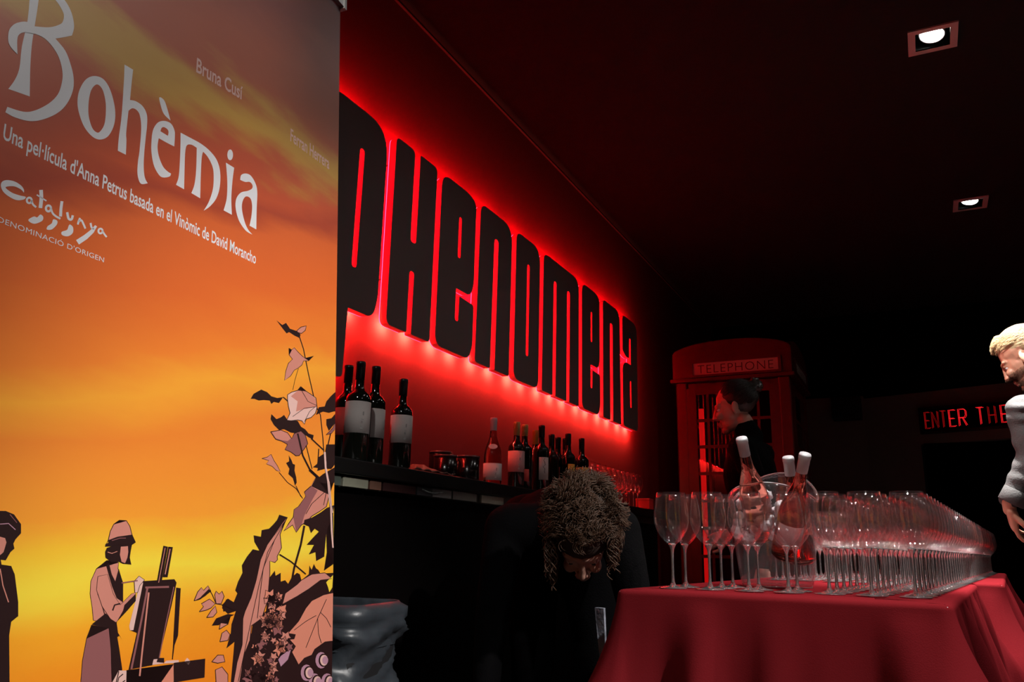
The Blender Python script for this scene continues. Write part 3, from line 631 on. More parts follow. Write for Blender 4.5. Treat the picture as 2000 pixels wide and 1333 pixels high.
# ------------------------------------------------------------------ back bar
SX = -1.53; SZ = 1.12
tb = thing('bar_counter', 'long black back-bar counter under the glowing sign', 'bar counter', (-1.7, 3.4, 0))
MB().box((WX + .003, .7, SZ - .048), (SX, 5.35, SZ), bev=.004).build('countertop', DKGLOSS, tb, False, True)
MB().box((WX + .003, .72, SZ), (WX + .02, 5.33, SZ + .035)).build('upstand', mat('upstand', (.10, .06, .05), .4), tb, False, True)
MB().box((WX + .003, .75, 0), (SX - .05, 5.3, SZ - .085)).build('cabinet', BLACK, tb, False, True)
MB().box((WX + .003, .74, SZ - .085), (SX - .03, 5.3, SZ - .048)).build('rail', mat('rail_dark', (.03, .03, .025), .3), tb, False, True)
for i, (y0, y1, c, lb) in enumerate([(1.86, 1.955, (.10, .12, .10), 'grey-green panel'), (1.965, 2.09, (.33, .33, .25), 'pale olive panel'), (2.10, 2.16, (.20, .10, .07), 'brown panel'), (2.17, 2.36, (.05, .02, .02), 'dark red-brown panel'),
                                 (2.37, 2.46, (.06, .055, .06), 'dark panel'), (2.47, 2.60, (.30, .28, .27), 'light grey panel'), (2.61, 2.79, (.24, .25, .22), 'grey panel'), (2.83, 3.02, (.40, .40, .32), 'palest olive panel')]):
    o = MB().box((SX - .029, y0, SZ - .083), (SX - .018, y1, SZ - .052), bev=.002).build('edge_panel', mat('edge_%d' % i, c, .3, .2, var=.25, scale=14), tb, False, True); o['label'] = lb
mb = MB()
for k in range(16): mb.ell((SX - .016, 2.40 + k * .009, SZ - .062 - .008 * math.sin(k * .21)), (.003, .003, .003), seg=6)
mb.build('bead_chain', SILV, tb, True, True)

# ---- bottles
def bottle_mesh(h=.31, r=.0375, kind='bordeaux'):
    if kind == 'bordeaux':
        return [(0, 0), (r * .9, 0), (r, .006), (r, h * .60), (r * .97, h * .635), (r * .8, h * .67), (r * .5, h * .70), (.0148, h * .735), (.0138, h * .80), (.0135, h - .006)]
    return [(0, 0), (r * .9, 0), (r, .006), (r, h * .42), (r * .95, h * .48), (r * .8, h * .56), (r * .58, h * .64), (r * .43, h * .71), (.0145, h * .78), (.0135, h - .006)]
def bottle(x, y, z, label, group=None, h=.31, r=.0375, kind='bordeaux', cap=CAPD, capl=.06, lab=LABW, lz=(.09, .175), glassm_=BOTG, az=None, arc=150, extra=None, badge=False, marks=True):
    t = thing('wine_bottle', label, 'wine bottle', (x, y, z), 0, group)
    MB().lathe(bottle_mesh(h, r, kind), 32).build('bottle_glass', glassm_, t, True)
    c = [(.0145, h - capl), (.0150, h - .014), (.0158, h - .013), (.0158, h - .004), (.0145, h), (0, h)]
    MB().lathe([(.0138, h - capl)] + c, 24).build('capsule', cap, t, True)
    a = math.atan2(-y, -x) if az is None else az
    if lab:
        z0, z1 = lz; hf = R(arc / 2)
        l = MB().lathe([(r + .0004, z0), (r + .0007, z0), (r + .0007, z1), (r + .0004, z1)], 24, a0=a - hf, a1=a + hf).build('paper_label', lab, t, True)
        if marks:
            mb = MB(); rr = r + .0010
            for q, (da, zz, wd, hh) in enumerate([(.35, .30, .16, .020), (.38, .18, .30, .004), (.35, .12, .22, .012), (.45, .55, .12, .03), (.40, .42, .26, .003)]):
                zc = z0 + (z1 - z0) * zz
                mb.lathe([(rr, zc), (rr, zc + hh * .4)], 6, a0=a + da - wd / 2, a1=a + da + wd / 2)
            mb.build('label_print', mat('faint_ink', (.30, .27, .26), .8), l, False)
    if badge:
        MB().ell((0, 0, 0), (.012, .019, .0013), seg=20).xf(Matrix.Translation((math.cos(a) * r * .83, math.sin(a) * r * .83, h * .56)) @ Matrix.Rotation(a, 4, 'Z') @ Matrix.Rotation(R(68), 4, 'Y')).build('neck_badge', LABW, t, True)
    return t
G1 = 'dark wine bottles at the near end of the counter'; G2_ = 'wine bottles at the far end of the counter'
bottle(-1.671, 2.109, SZ, 'dark wine bottle half hidden by the banner edge, leftmost on the counter', G1, h=.326, lab=LABR, lz=(.09, .18), marks=False)
bottle(-1.575, 2.047, SZ, 'nearest dark wine bottle with a large pale label, second from the banner', G1, h=.318, r=.0395, lz=(.085, .185), arc=190)
bottle(-1.593, 2.155, SZ, 'dark wine bottle with a pale label turned to the right, third from the banner', G1, h=.326, lz=(.085, .18), az=math.atan2(-2.2, 1.6) + .85, arc=120)
bottle(-1.580, 2.299, SZ, 'dark wine bottle with a pale label standing apart, fourth from the banner', G1, h=.31, lz=(.085, .18), arc=185)
bottle(-1.610, 3.030, SZ, 'slender rosé bottle with white cap, oval neck badge and white label', None, h=.285, r=.0385, kind='burg', cap=CAPW, capl=.055, lz=(.02, .09), glassm_=ROSE, badge=True, arc=180)
bottle(-1.640, 3.315, SZ, 'wine bottle with pale green capsule and wide pinkish label, right of the rosé bottle', G2_, cap=CAPG, capl=.062, lab=LABP, lz=(.08, .175), arc=170)
bottle(-1.640, 3.400, SZ, 'wine bottle with pale capsule and a small red label low down, behind the pinkish label', G2_, cap=CAPG, capl=.055, lab=LABR, lz=(.045, .10), arc=70, marks=False)
bottle(-1.673, 3.588, SZ, 'plain dark wine bottle with mustard capsule and no label in view', G2_, cap=mat('mustard_capsule', (.40, .20, .03), .4), capl=.07, lab=None)
bt = bottle(-1.603, 3.510, SZ, 'dark wine bottle with narrow white label marked by a black squiggle', G2_, h=.32, lz=(.06, .165), arc=75, az=math.atan2(-3.5, 1.6) + .35, marks=False)
a = math.atan2(-3.5, 1.6) + .35
MB().tube([(math.cos(a + d) * .0385, math.sin(a + d) * .0385, zz) for d, zz in ((.1, .16), (-.1, .15), (.05, .145), (.15, .13), (-.15, .12), (.1, .11), (0, .10), (.1, .09))], .0012, 5).build('squiggle', INK, bt)
bottle(-1.655, 3.745, SZ, 'plain dark wine bottle, left one of the close pair with no labels', G2_, lab=None)
bottle(-1.655, 3.826, SZ, 'plain dark wine bottle with a thin red label edge, right one of the close pair', G2_, h=.305, lab=LABR, lz=(.06, .15), arc=30, marks=False)
bottle(-1.600, 3.830, SZ, 'tallest dark bottle of the far group, small yellow label', G2_, h=.322, lab=LABY, lz=(.09, .165), arc=60, az=math.atan2(-3.8, 1.6) + .5, marks=False)
bottle(-1.660, 3.935, SZ, 'dark bottle squeezed between the two yellow-labelled bottles', G2_, h=.315, lab=None)
bottle(-1.580, 3.965, SZ, 'dark wine bottle with a wide yellow label, rightmost of all the bottles', G2_, h=.315, lab=LABY, lz=(.085, .16), arc=150, marks=False)
# red muddler, cloth, canisters, red box
t = thing('muddler', 'slim red rod with a round knob standing between the near bottles', 'bar tool', (-1.66, 2.262, SZ))
MB().lathe([(0, 0), (.012, 0), (.012, .004), (.0095, .006), (.0095, .092), (0, .092)], 16).build('rod', mat('red_rod', (.5, .03, .05), .3), t, True)
MB().ell((0, 0, .104), (.012, .012, .012)).build('knob', mat('red_knob', (.6, .03, .04), .2), t, True)
mb = MB(); vs = []; n = 14
for i in range(n):
    for j in range(n):
        x = i / (n - 1) - .5; y = j / (n - 1) - .5; vs.append((x * .16, y * .26, .006 + .03 * max(0, 1 - 2.2 * math.hypot(x, y)) + .008 * math.sin(x * 9 + y * 13) ** 2))
fs = [(i * n + j, (i + 1) * n + j, (i + 1) * n + j + 1, i * n + j + 1) for i in range(n - 1) for j in range(n - 1)]
o = mk('folded_cloth', vs, fs, mat('brown_cloth', (.10, .055, .04), .85, bump=.2, scale=200), None, True); o.location = (-1.64, 2.51, SZ + .001)
md = o.modifiers.new('s', 'SOLIDIFY'); md.thickness = .004; bake(o); tag(o, 'crumpled brown cloth lying on the counter before the dark canisters', 'cloth')
DKG = thin('smoked_glass', (.10, .04, .04), .8, .05, 1.5)
for i, (yy, hh, xx, lb) in enumerate([(2.70, .088, -1.64, 'left squat dark glass canister beside the brown cloth'), (2.79, .115, -1.72, 'taller dark glass canister standing behind the other two'), (2.84, .10, -1.62, 'right squat dark glass canister next to the rosé bottle')]):
    t = thing('glass_canister', lb, 'canister', (xx, yy, SZ), 0, 'dark glass canisters on the counter')
    MB().lathe([(0, 0), (.044, 0), (.046, .004), (.046, hh), (.043, hh), (.043, .008), (0, .008)], 28).build('jar', mat('dark_jar', (.006, .003, .003), .2, coat=.1), t, True)
    MB().lathe([(.043, hh - .004), (.0475, hh - .004), (.0475, hh + .002), (.043, hh + .002)], 28, close=True).build('rim', mat('jar_rim', (.12, .05, .05), .2), t, True)
t = thing('small_box', 'small bright red box at the far end of the counter', 'box', (-1.575, 5.02, SZ))
MB().box((-.045, -.045, 0), (.045, .045, .062), bev=.005).build('box_body', mat('red_box', (.75, .02, .02), .5), t)
MB().box((-.046, -.046, .05), (.046, .046, .066), bev=.004).build('box_lid', mat('red_lid', (.6, .02, .02), .5), t)

# ------------------------------------------------------------------ wine glasses
bowl_prof = [(0, .110), (.008, .1106), (.018, .1175), (.029, .1290), (.0375, .1430), (.0424, .1590), (.0433, .1720), (.0420, .1900), (.0385, .2150), (.0355, .2340),
             (.0362, .2346), (.0394, .2150), (.0429, .1900), (.0442, .1720), (.0433, .1590), (.0384, .1420), (.0298, .1265), (.019, .1140), (.010, .1060), (0, .1035)]
stem_prof = [(0, .1097), (.0075, .1092), (.0098, .1066), (.0092, .1040), (.0072, .1000), (.0046, .094), (.0036, .085), (.0032, .06), (.0034, .03), (.0042, .016), (.0075, .0085), (0, .0085)]
foot_prof = [(0, .0084), (.0075, .0084), (.018, .0045), (.034, .0022), (.0355, .001), (.034, 0), (0, 0)]
def make_glass():
    t = thing('wine_glass', '', 'wine glass')
    MB().lathe(bowl_prof, 32).build('bowl', BOWL, t, True); MB().lathe(stem_prof, 12).build('stem', GLASS, t, True); MB().lathe(foot_prof, 28).build('foot', GLASS, t, True)
    return t
proto = make_glass()
mb = MB().lathe(bowl_prof, 24).lathe(stem_prof, 10, m=1).lathe(foot_prof, 20, m=1)
far_glass = mb.build('wine_glass', [BOWL, GLASS], None, True)
for k in (proto, far_glass): k.location = (0, 0, 0)
reg(proto)
used = [0, 0]
def put_glass(x, y, z, label, group, near=False, s=1):
    src = proto if near else far_glass
    k = 0 if near else 1
    if used[k] == 0: o = src
    else: o = copy_tree(src) if near else src.copy()
    if used[k] and not near: COL.objects.link(o)
    used[k] = 1
    o.location = (x, y, z); o.rotation_euler = (0, 0, random.random() * 6); o.scale = (s, s, s)
    o['label'] = label; o['category'] = 'wine glass'; o['group'] = group
TZ = .78
SK = math.tan(R(5.5)); DX = .0905; DY = .089
names = ['leftmost', 'second', 'third', 'fourth', 'fifth', 'sixth', 'rightmost']
GR = 'empty wine glasses on the red-clothed tables'
cnt = 0
for c in range(7):
    x0 = -.577 + c * DX; y0 = 2.062 + c * .008
    for r_ in range(60):
        y = y0 + r_ * DY
        if y > 5.95: break
        lim = {0: 2, 1: 3, 2: 2, 3: 2}.get(c, 99)
        if r_ >= lim and y < 2.98: continue
        x = x0 + (y - y0) * SK + random.uniform(-.0006, .0006); yy = y + random.uniform(-.0008, .0008)
        if r_ == 0: put_glass(x, yy, TZ, 'clear stemmed wine glass, %s in the front row at the table edge' % names[c], GR, True)
        elif r_ == 1 and c < 4: put_glass(x, yy, TZ, 'clear wine glass directly behind the %s front-row glass, before the ice bucket' % names[c], GR, True)
        elif c == 1 and r_ == 2: put_glass(x, yy, TZ, 'clear wine glass third and last in the short file left of the ice bucket', GR, True)
        elif r_ < 5 and c >= 4: put_glass(x, yy, TZ, 'clear wine glass in row %s of the %s file, right of the ice bucket' % (['', 'two', 'three', 'four', 'five'][r_], names[c]), GR, True)
        else: put_glass(x, yy, TZ, 'clear wine glass in the long packed block stretching away on the red tables', GR)
        cnt += 1
G3 = 'wine glasses on the back-bar counter'
for i in range(11):
    for j in range(3):
        put_glass(-1.585 - j * .085, 4.10 + i * .081 + j * .03, SZ, 'small wine glass glowing red on the far end of the bar counter', G3, False, .86)

# ------------------------------------------------------------------ tables and cloths
def round_rect(x0, x1, y0, y1, r, step=.012):
    pts = []
    def seg(a, b):
        n = max(1, int((V(b) - V(a)).length / step))
        return [(a[0] + (b[0] - a[0]) * k / n, a[1] + (b[1] - a[1]) * k / n) for k in range(n)]
    def arc(cx, cy, a0):
        return [(cx + r * math.cos(a0 + math.pi / 2 * k / 8), cy + r * math.sin(a0 + math.pi / 2 * k / 8)) for k in range(8)]
    pts += seg((x0 + r, y0), (x1 - r, y0)) + arc(x1 - r, y0 + r, -math.pi / 2) + seg((x1, y0 + r), (x1, y1 - r)) + arc(x1 - r, y1 - r, 0)
    pts += seg((x1 - r, y1), (x0 + r, y1)) + arc(x0 + r, y1 - r, math.pi / 2) + seg((x0, y1 - r), (x0, y0 + r)) + arc(x0 + r, y0 + r, math.pi)
    return pts
def cloth(name, label, org, rz, wdt, ln, seed, drop=.70, group='red tablecloths', corners=(0, 0, 0, 0)):
    P = round_rect(0, wdt, 0, ln, .022); n = len(P); rg = random.Random(seed)
    ph = [rg.random() * 6 for _ in range(6)]; vs = []; fs = []
    nr = []
    for i in range(n):
        t = V(P[(i + 1) % n]) - V(P[i - 1]); nr.append(V((t.y, -t.x)).normalized())
    s_ = [0]
    for i in range(1, n): s_.append(s_[-1] + (V(P[i]) - V(P[i - 1])).length)
    crn = [V((0, 0)), V((wdt, 0)), V((wdt, ln)), V((0, ln))]
    rings = [(-.30, .0), (-.16, 0), (-.05, 0), (-.012, .0005)]
    cz = V((wdt / 2, ln / 2))
    for ins, dz in rings:
        for i in range(n):
            p = V(P[i]); x = min(max(p.x, -ins), wdt + ins); y = min(max(p.y, -ins), ln + ins)
            wob = .0012 * math.sin(x * 23 + ph[0]) * math.sin(y * 19 + ph[1])
            vs.append((x, y, TZ + .0 - .0 + wob * (1 if ins < -.02 else 0) - .0012))
    K = 34
    for k in range(K + 1):
        f = k / K
        if k < 6:
            a = math.pi / 2 * (k + 1) / 6; out = -.012 + .014 * math.sin(a); dz = -.014 * (1 - math.cos(a))
        s = max(0, (k - 5) / (K - 5)) * drop
        for i in range(n):
            p = V(P[i]); L_ = s_[i]
            if k >= 6:
                g = min(1, s / .35) ** .8
                fold = .55 * math.sin(L_ * 26 + ph[0] + .8 * math.sin(L_ * 7 + ph[1])) + .35 * math.sin(L_ * 47 + ph[2] + s * 2) + .3 * math.sin(L_ * 13 + ph[3])
                fold = (fold + .35) if fold > -.3 else fold * .4 + .17
                out = .002 + s * .10 + .045 * g * fold * (1 + .6 * s)
                for c_ in crn:
                    d = (p - c_).length; out += (.12 * math.exp(-(d / .05) ** 2) - .045 * math.exp(-((d - .12) / .04) ** 2)) * g * min(1, s / .25) * .9
                dz = -.014 - s
            q = p + nr[i] * max(out, -.012); vs.append((q.x, q.y, TZ - .001 + dz))
    R_ = len(rings) + K + 1
    for a in range(R_ - 1):
        for i in range(n):
            j = (i + 1) % n; fs.append((a * n + i, a * n + j, (a + 1) * n + j, (a + 1) * n + i))
    base = [tuple(range(n))[::-1]]
    fs += base
    o = mk(name, vs, fs, RED_CLOTH, None, True)
    o.location = (*org, 0); o.rotation_euler = (0, 0, rz)
    return tag(o, label, 'tablecloth', group)
def table(label, org, rz, wdt, ln):
    t = thing('folding_table', label, 'table', (*org, 0), rz, 'tables under the red cloths')
    MB().box((.006, .006, TZ - .035), (wdt - .006, ln - .006, TZ - .0045), bev=.003).build('tabletop', WHITE, t)
    for x in (.08, wdt - .08):
        for y in (.15, ln - .15): MB().tube([(x, y, TZ - .035), (x, y, 0)], .014, 10).build('leg', DKMET, t, True)
A_org = (-.680, 1.925); A_rz = R(-4.2); A_w, A_l = .712, 1.50
B_org = (-.527, 3.56); B_rz = R(-4.2); B_w, B_l = .76, 2.62
table('table hidden under the nearer red tablecloth', A_org, A_rz, A_w, A_l)
table('table hidden under the farther red tablecloth', B_org, B_rz, B_w, B_l)
cloth('tablecloth', 'heavy red tablecloth on the nearer table, its front hanging in folds', A_org, A_rz, A_w, A_l, 5)
cloth('tablecloth', 'red tablecloth on the farther table, its right corner brightly lit', B_org, B_rz, B_w, B_l, 9)

# ------------------------------------------------------------------ ice bucket with rosé bottles
bk = V((-.385, 2.43, TZ))
t = thing('ice_bucket', 'large clear oval ice bucket with a high curved rim, among the glasses', 'ice bucket', tuple(bk), R(-6))
mb = MB(); n = 64; vs = []; rows = 22
def brim(a): return .232 + .090 * max(0, math.sin(a)) ** 1.3 + .045 * max(0, -math.sin(a)) ** 1.2
for side, off_ in ((0, 0), (1, -.004)):
    for k in range(rows + 1):
        f = k / rows
        for i in range(n):
            a = 2 * math.pi * i / n; h = brim(a); z = (.008 if side else 0) + f * (h - (.008 if side else 0)); g = (z / .27)
            rx = .092 + .030 * min(1, g) ** .6 + off_; ry = .084 + .028 * min(1, g) ** .6 + off_
            vs.append((rx * math.cos(a), ry * math.sin(a), z))
fs = []
for sd in (0, 1):
    o0 = sd * (rows + 1) * n
    for k in range(rows):
        for i in range(n):
            j = (i + 1) % n; fs.append((o0 + k * n + i, o0 + k * n + j, o0 + (k + 1) * n + j, o0 + (k + 1) * n + i))
    fs.append(tuple(o0 + i for i in range(n)))
o1 = rows * n; o2 = (rows + 1) * n + rows * n
fs += [(o1 + i, o1 + (i + 1) % n, o2 + (i + 1) % n, o2 + i) for i in range(n)]
mk('tub', vs, fs, ACRYL, t, True)
MB().tube([((.092 + .030) * math.cos(a) * .998, (.084 + .028) * math.sin(a) * .998, brim(a)) for a in [2 * math.pi * i / 64 for i in range(65)]], .0032, 8).build('rim', GLASS, t, True)
rg = random.Random(5)
icegrp = 'ice cubes in the ice bucket'
for k in range(46):
    a = rg.random() * 6.28; rr = math.sqrt(rg.random()); x = .085 * rr * math.cos(a); y = .072 * rr * math.sin(a); z = .14 + .085 * rg.random() + .02 * (1 - rr)
    if k > 28: x, y, z = rg.uniform(-.092, .045), rg.uniform(-.086, -.062), rg.uniform(.12, .205)
    if k in (0, 1, 2): x, y, z = [(-.055, -.05, .238), (-.012, -.055, .242), (-.082, -.02, .225)][k]
    sz = .017 + rg.random() * .006 if k < 3 else .014 + rg.random() * .005
    bm = bmesh.new(); bmesh.ops.create_cube(bm, size=sz * 1.7); bmesh.ops.bevel(bm, geom=bm.edges[:], offset=sz * .42, segments=3, affect='EDGES')
    for v in bm.verts: v.co += v.normal * .0012 * rg.uniform(-1, 1)
    me = bpy.data.meshes.new('ice_cube'); bm.to_mesh(me); bm.free(); me.materials.append(ICE)
    me.polygons.foreach_set('use_smooth', [True] * len(me.polygons))
    o = bpy.data.objects.new('ice_cube', me); COL.objects.link(o); o.location = tuple(bk + V((x, y, z))); o.rotation_euler = (rg.random() * 3, rg.random() * 3, rg.random() * 3)
    tag(o, 'cloudy ice cube in the pile inside the clear bucket', 'ice cube', icegrp)
def tilted_bottle(label, base, top, lab=True, h=.30, az=0):
    t = bottle(0, 0, 0, label, 'rosé bottles in the ice bucket', h=h, r=.0385, kind='burg', cap=CAPW, capl=.052, lab=LABP if lab else None, lz=(.04, .105), glassm_=ROSE, az=az, arc=110, marks=False)
    d = (V(top) - V(base)).normalized(); t.location = base; t.rotation_euler = V((0, 0, 1)).rotation_difference(d).to_euler(); return t
def xy_at(px, py, depth): return CAM + M3 @ (V((px - 1000, 666.5 - py, -F)) * depth / F)
for px, py, d, bpos, lb, lab in [(1448, 856, 2.20, (-.405, 2.465, TZ + .022), 'rosé bottle leaning left in the ice bucket, tallest and leftmost of three', False),
                            (1539, 893, 2.22, (-.318, 2.478, TZ + .016), 'rosé bottle standing nearly upright in the bucket, middle of three', False),
                            (1573, 887, 2.10, (-.370, 2.385, TZ + .020), 'rosé bottle leaning right in the bucket with a pink paper label', True)]:
    top = xy_at(px, py, d); dr = (top - V(bpos)).normalized(); h = .30
    tilted_bottle(lb, tuple(top - dr * h), tuple(top), lab, h, math.atan2(-1, .15))

# ------------------------------------------------------------------ phone booth
bx0, bx1, by0, by1 = -1.645, -.775, 6.05, 6.92
t = thing('phone_booth', 'red telephone box with domed roof behind the bar', 'phone booth', ((bx0 + bx1) / 2, (by0 + by1) / 2, 0))
mb = MB()
cxm = (bx0 + bx1) / 2
mb.box((bx0, by0, 0), (bx1, by1, .10)); mb.box((bx0 + .03, by0 + .03, 2.08), (bx1 - .03, by1 - .03, 2.12))
for x in (bx0 + .01, bx1 - .10):
    for y in (by0 + .01, by1 - .10): mb.box((x, y, .08), (x + .09, y + .09, 2.14), bev=.012)
mb.build('frame', BOOTH, t, False, True)
# top box with arched fronts and sign panels
mb = MB()
hw = (bx1 - bx0) / 2 + .005
arch = [(-hw, 2.13), (hw, 2.13), (hw, 2.345)] + [(hw * math.cos(R(4 + 172 * k / 16)), 2.345 + .095 * math.sin(R(4 + 172 * k / 16))) for k in range(17)] + [(-hw, 2.345)]
prism(mb, [arch], by0 - .005, by0 + .05, lambda a, b, d: (cxm + a, d, b)); prism(mb, [arch], by1 - .05, by1 + .005, lambda a, b, d: (cxm + a, d, b))
cym = (by0 + by1) / 2
prism(mb, [arch], bx0 - .002, bx0 + .05, lambda a, b, d: (d, cym + a * .994, b - .001)); prism(mb, [arch], bx1 - .05, bx1 + .008, lambda a, b, d: (d, cym + a * .994, b - .001))
mb.box((bx0 - .025, by0 - .025, 2.125), (bx1 + .025, by1 + .025, 2.155), bev=.006)
mb.build('top_section', BOOTH, t, False, True)
dome = []; n = 20
vs = []; fs = []
for i in range(n + 1):
    for j in range(n + 1):
        u = i / n * 2 - 1; v = j / n * 2 - 1
        vs.append((cxm + u * hw * .985, cym + v * hw * .985, 2.335 + .125 * (1 - u * u) ** .6 * (1 - v * v) ** .6 if abs(u) < 1 and abs(v) < 1 else 2.335))
fs = [(i * (n + 1) + j, (i + 1) * (n + 1) + j, (i + 1) * (n + 1) + j + 1, i * (n + 1) + j + 1) for i in range(n) for j in range(n)]
mk('domed_roof', vs, fs, BOOTH, t, True, None, True)
# sign panels
def tele(fn, nm='sign_panel'):
    mb = MB(); c = [fn(a, b, d) for d in (.000, .006) for b in (2.175, 2.268) for a in (-.315, .315)]
    pn = mb.add(c, [(0, 1, 3, 2), (4, 6, 7, 5), (0, 4, 5, 1), (2, 3, 7, 6), (0, 2, 6, 4), (1, 5, 7, 3)]).build(nm, OPAL, t, False, True)
    vs, fs = textmesh('TELEPHONE', .095, 1, 0, -.001, 1.12); x0 = min(v.x for v in vs); x1 = max(v.x for v in vs); k = .56 / (x1 - x0)
    bb = pn.parent.location
    o = mk('sign_lettering', [V(fn(-.28 + (v.x - x0) * k, 2.187 + v.y, .007)) - bb for v in vs], fs, mat('booth_letters', (.05, .012, .012), .6), pn)
    mb = MB()
    for a0_, a1_, b0_, b1_ in ((-.335, .335, 2.268, 2.285), (-.335, .335, 2.158, 2.175), (-.3352, -.315, 2.1752, 2.2678), (.315, .3352, 2.1752, 2.2678)):
        c = [fn(a, b, d) for d in (0, .018) for b in (b0_, b1_) for a in (a0_, a1_)]
        mb.add(c, [(0, 1, 3, 2), (4, 6, 7, 5), (0, 4, 5, 1), (2, 3, 7, 6), (0, 2, 6, 4), (1, 5, 7, 3)])
    mb.build('sign_surround', BOOTH, t, False, True)
tele(lambda a, b, d: (cxm + .035 + a, by0 - .006 - d, b))
tele(lambda a, b, d: (bx1 + .006 + d, cym + a, b))
# glazed sides: bars and panes
def side(fn, nm):
    m_ = MB()
    def bx(a0_, a1_, b0_, b1_, d0=.012, d1=.04, m=m_):
        c = [fn(a, b, d) for d in (d0, d1) for b in (b0_, b1_) for a in (a0_, a1_)]
        m.add(c, [(0, 1, 3, 2), (4, 6, 7, 5), (0, 4, 5, 1), (2, 3, 7, 6), (0, 2, 6, 4), (1, 5, 7, 3)])
    L0, L1 = -.345, .345
    bx(L0 + .07, L1 - .07, .10, .44, .014, .038); bx(L0 + .07, L1 - .07, 2.03, 2.09, .014, .038); bx(L0, L0 + .075, .10, 2.08); bx(L1 - .075, L1, .10, 2.08)
    z0, z1 = .44, 2.03; nrow = 8
    for k in range(1, nrow): bx(L0 + .07, L1 - .07, z0 + (z1 - z0) * k / nrow - .011, z0 + (z1 - z0) * k / nrow + .011, .016, .036)
    for a in (-.185, .185): bx(a - .010, a + .010, .43, 2.04, .018, .034)
    d_ = m_.build(nm, BOOTH, t, False, True)
    g = MB()
    bx(L0 + .02, L1 - .02, .44, 2.03, .024, .028, g); g.build('glazing', PANE, d_ if False else t, False, True)
side(lambda a, b, d: (cxm + a, by0 + d, b), 'door'); side(lambda a, b, d: (bx1 - d, cym + a, b), 'glazed_side'); side(lambda a, b, d: (bx0 + d, cym + a, b), 'glazed_side')
MB().box((bx0 + .09, by1 - .04, .1), (bx1 - .09, by1 - .015, 2.1)).build('back_panel', BOOTH, t, False, True)
MB().tube([(cxm + .24, by0 + .01, 1.05), (cxm + .24, by0 - .03, 1.05), (cxm + .24, by0 - .03, 1.2), (cxm + .24, by0 + .01, 1.2)], .008, 8).build('door_handle', SILV, t, True, True)
# telephone inside
mb = MB().box((cxm - .1, by1 - .16, 1.15), (cxm + .12, by1 - .045, 1.55), bev=.01); mb.build('telephone', DKMET, t, False, True)
# added glowing tube, imitates the red reflected in the left panes
MB().tube([(bx0 + .155, by0 + .20, .5), (bx0 + .155, by0 + .20, 1.95)], .02, 10).build('added_pane_glow', emit('added_red_glow', (1, .01, .01), 4), t, True, True)

# ------------------------------------------------------------------ marquee sign and monitor at the far wall
x_a, x_b = .045, 1.25
ang = math.atan2(wp(x_b) - wp(x_a), x_b - x_a)
t = thing('marquee_sign', 'black sign box with red outlined letters over the dark doorway', 'sign', (x_a, wp(x_a) - .07, 2.03), ang)
ln_ = math.hypot(x_b - x_a, wp(x_b) - wp(x_a))
MB().box((0, 0, 0), (ln_, .05, .235)).build('sign_board', BLACK, t)
mb = MB().box((-.01, -.012, .225), (ln_ + .01, .05, .245)).box((-.01, -.012, -.01), (ln_ + .01, .05, .01)).box((-.01, -.012, 0), (.008, .05, .235)); mb.build('sign_frame', DKMET, t)
NEON = emit('red_neon', (1, .015, .02), 1.1); NEON2 = emit('red_neon_dim', (1, .01, .012), .28)
GL = {'E': [[(1, 1), (0, 1), (0, 0), (1, 0)], [(0, .5), (.8, .5)]], 'N': [[(0, 0), (0, 1), (1, 0), (1, 1)]], 'T': [[(0, 1), (1, 1)], [(.5, 1), (.5, 0)]], 'R': [[(0, 0), (0, 1), (.8, 1), (1, .88), (1, .62), (.8, .5), (0, .5)], [(.5, .5), (1, 0)]], 'H': [[(0, 0), (0, 1)], [(1, 0), (1, 1)], [(0, .5), (1, .5)]]}
for i, (ch, xx, wd) in enumerate([('E', .045, .042), ('N', .110, .050), ('T', .185, .045), ('E', .262, .052), ('R', .345, .062), ('T', .500, .056), ('H', .598, .054), ('E', .700, .052)]):
    mb = MB()
    for k, st in enumerate(GL[ch]):
        for d in (0, .010):
            mb.tube([(xx + p[0] * wd + d, -.018, .035 + p[1] * .16 + (d * .6 if p[1] < .5 else -d * .6)) for p in st], .0022, 6)
    mb.build('letter_tube', NEON if i in (3, 4, 5, 7) else NEON2, t, True)
mx_ = thing('wall_speaker', 'black box-shaped loudspeaker mounted high on the far wall', 'loudspeaker', (-.62, 8.9, 2.21))
MB().box((-.14, -.10, 0), (.14, .07, .23), bev=.01).build('speaker_box', mat('speaker_black', (.008, .008, .008), .6), mx_)
MB().box((-.125, -.108, .015), (.125, -.10, .215), bev=.003).build('grille', mat('grille', (.01, .01, .01), .8, bump=.4, scale=300), mx_)
MB().box((-.03, .07, .08), (.03, .1, .15)).build('bracket', DKMET, mx_)

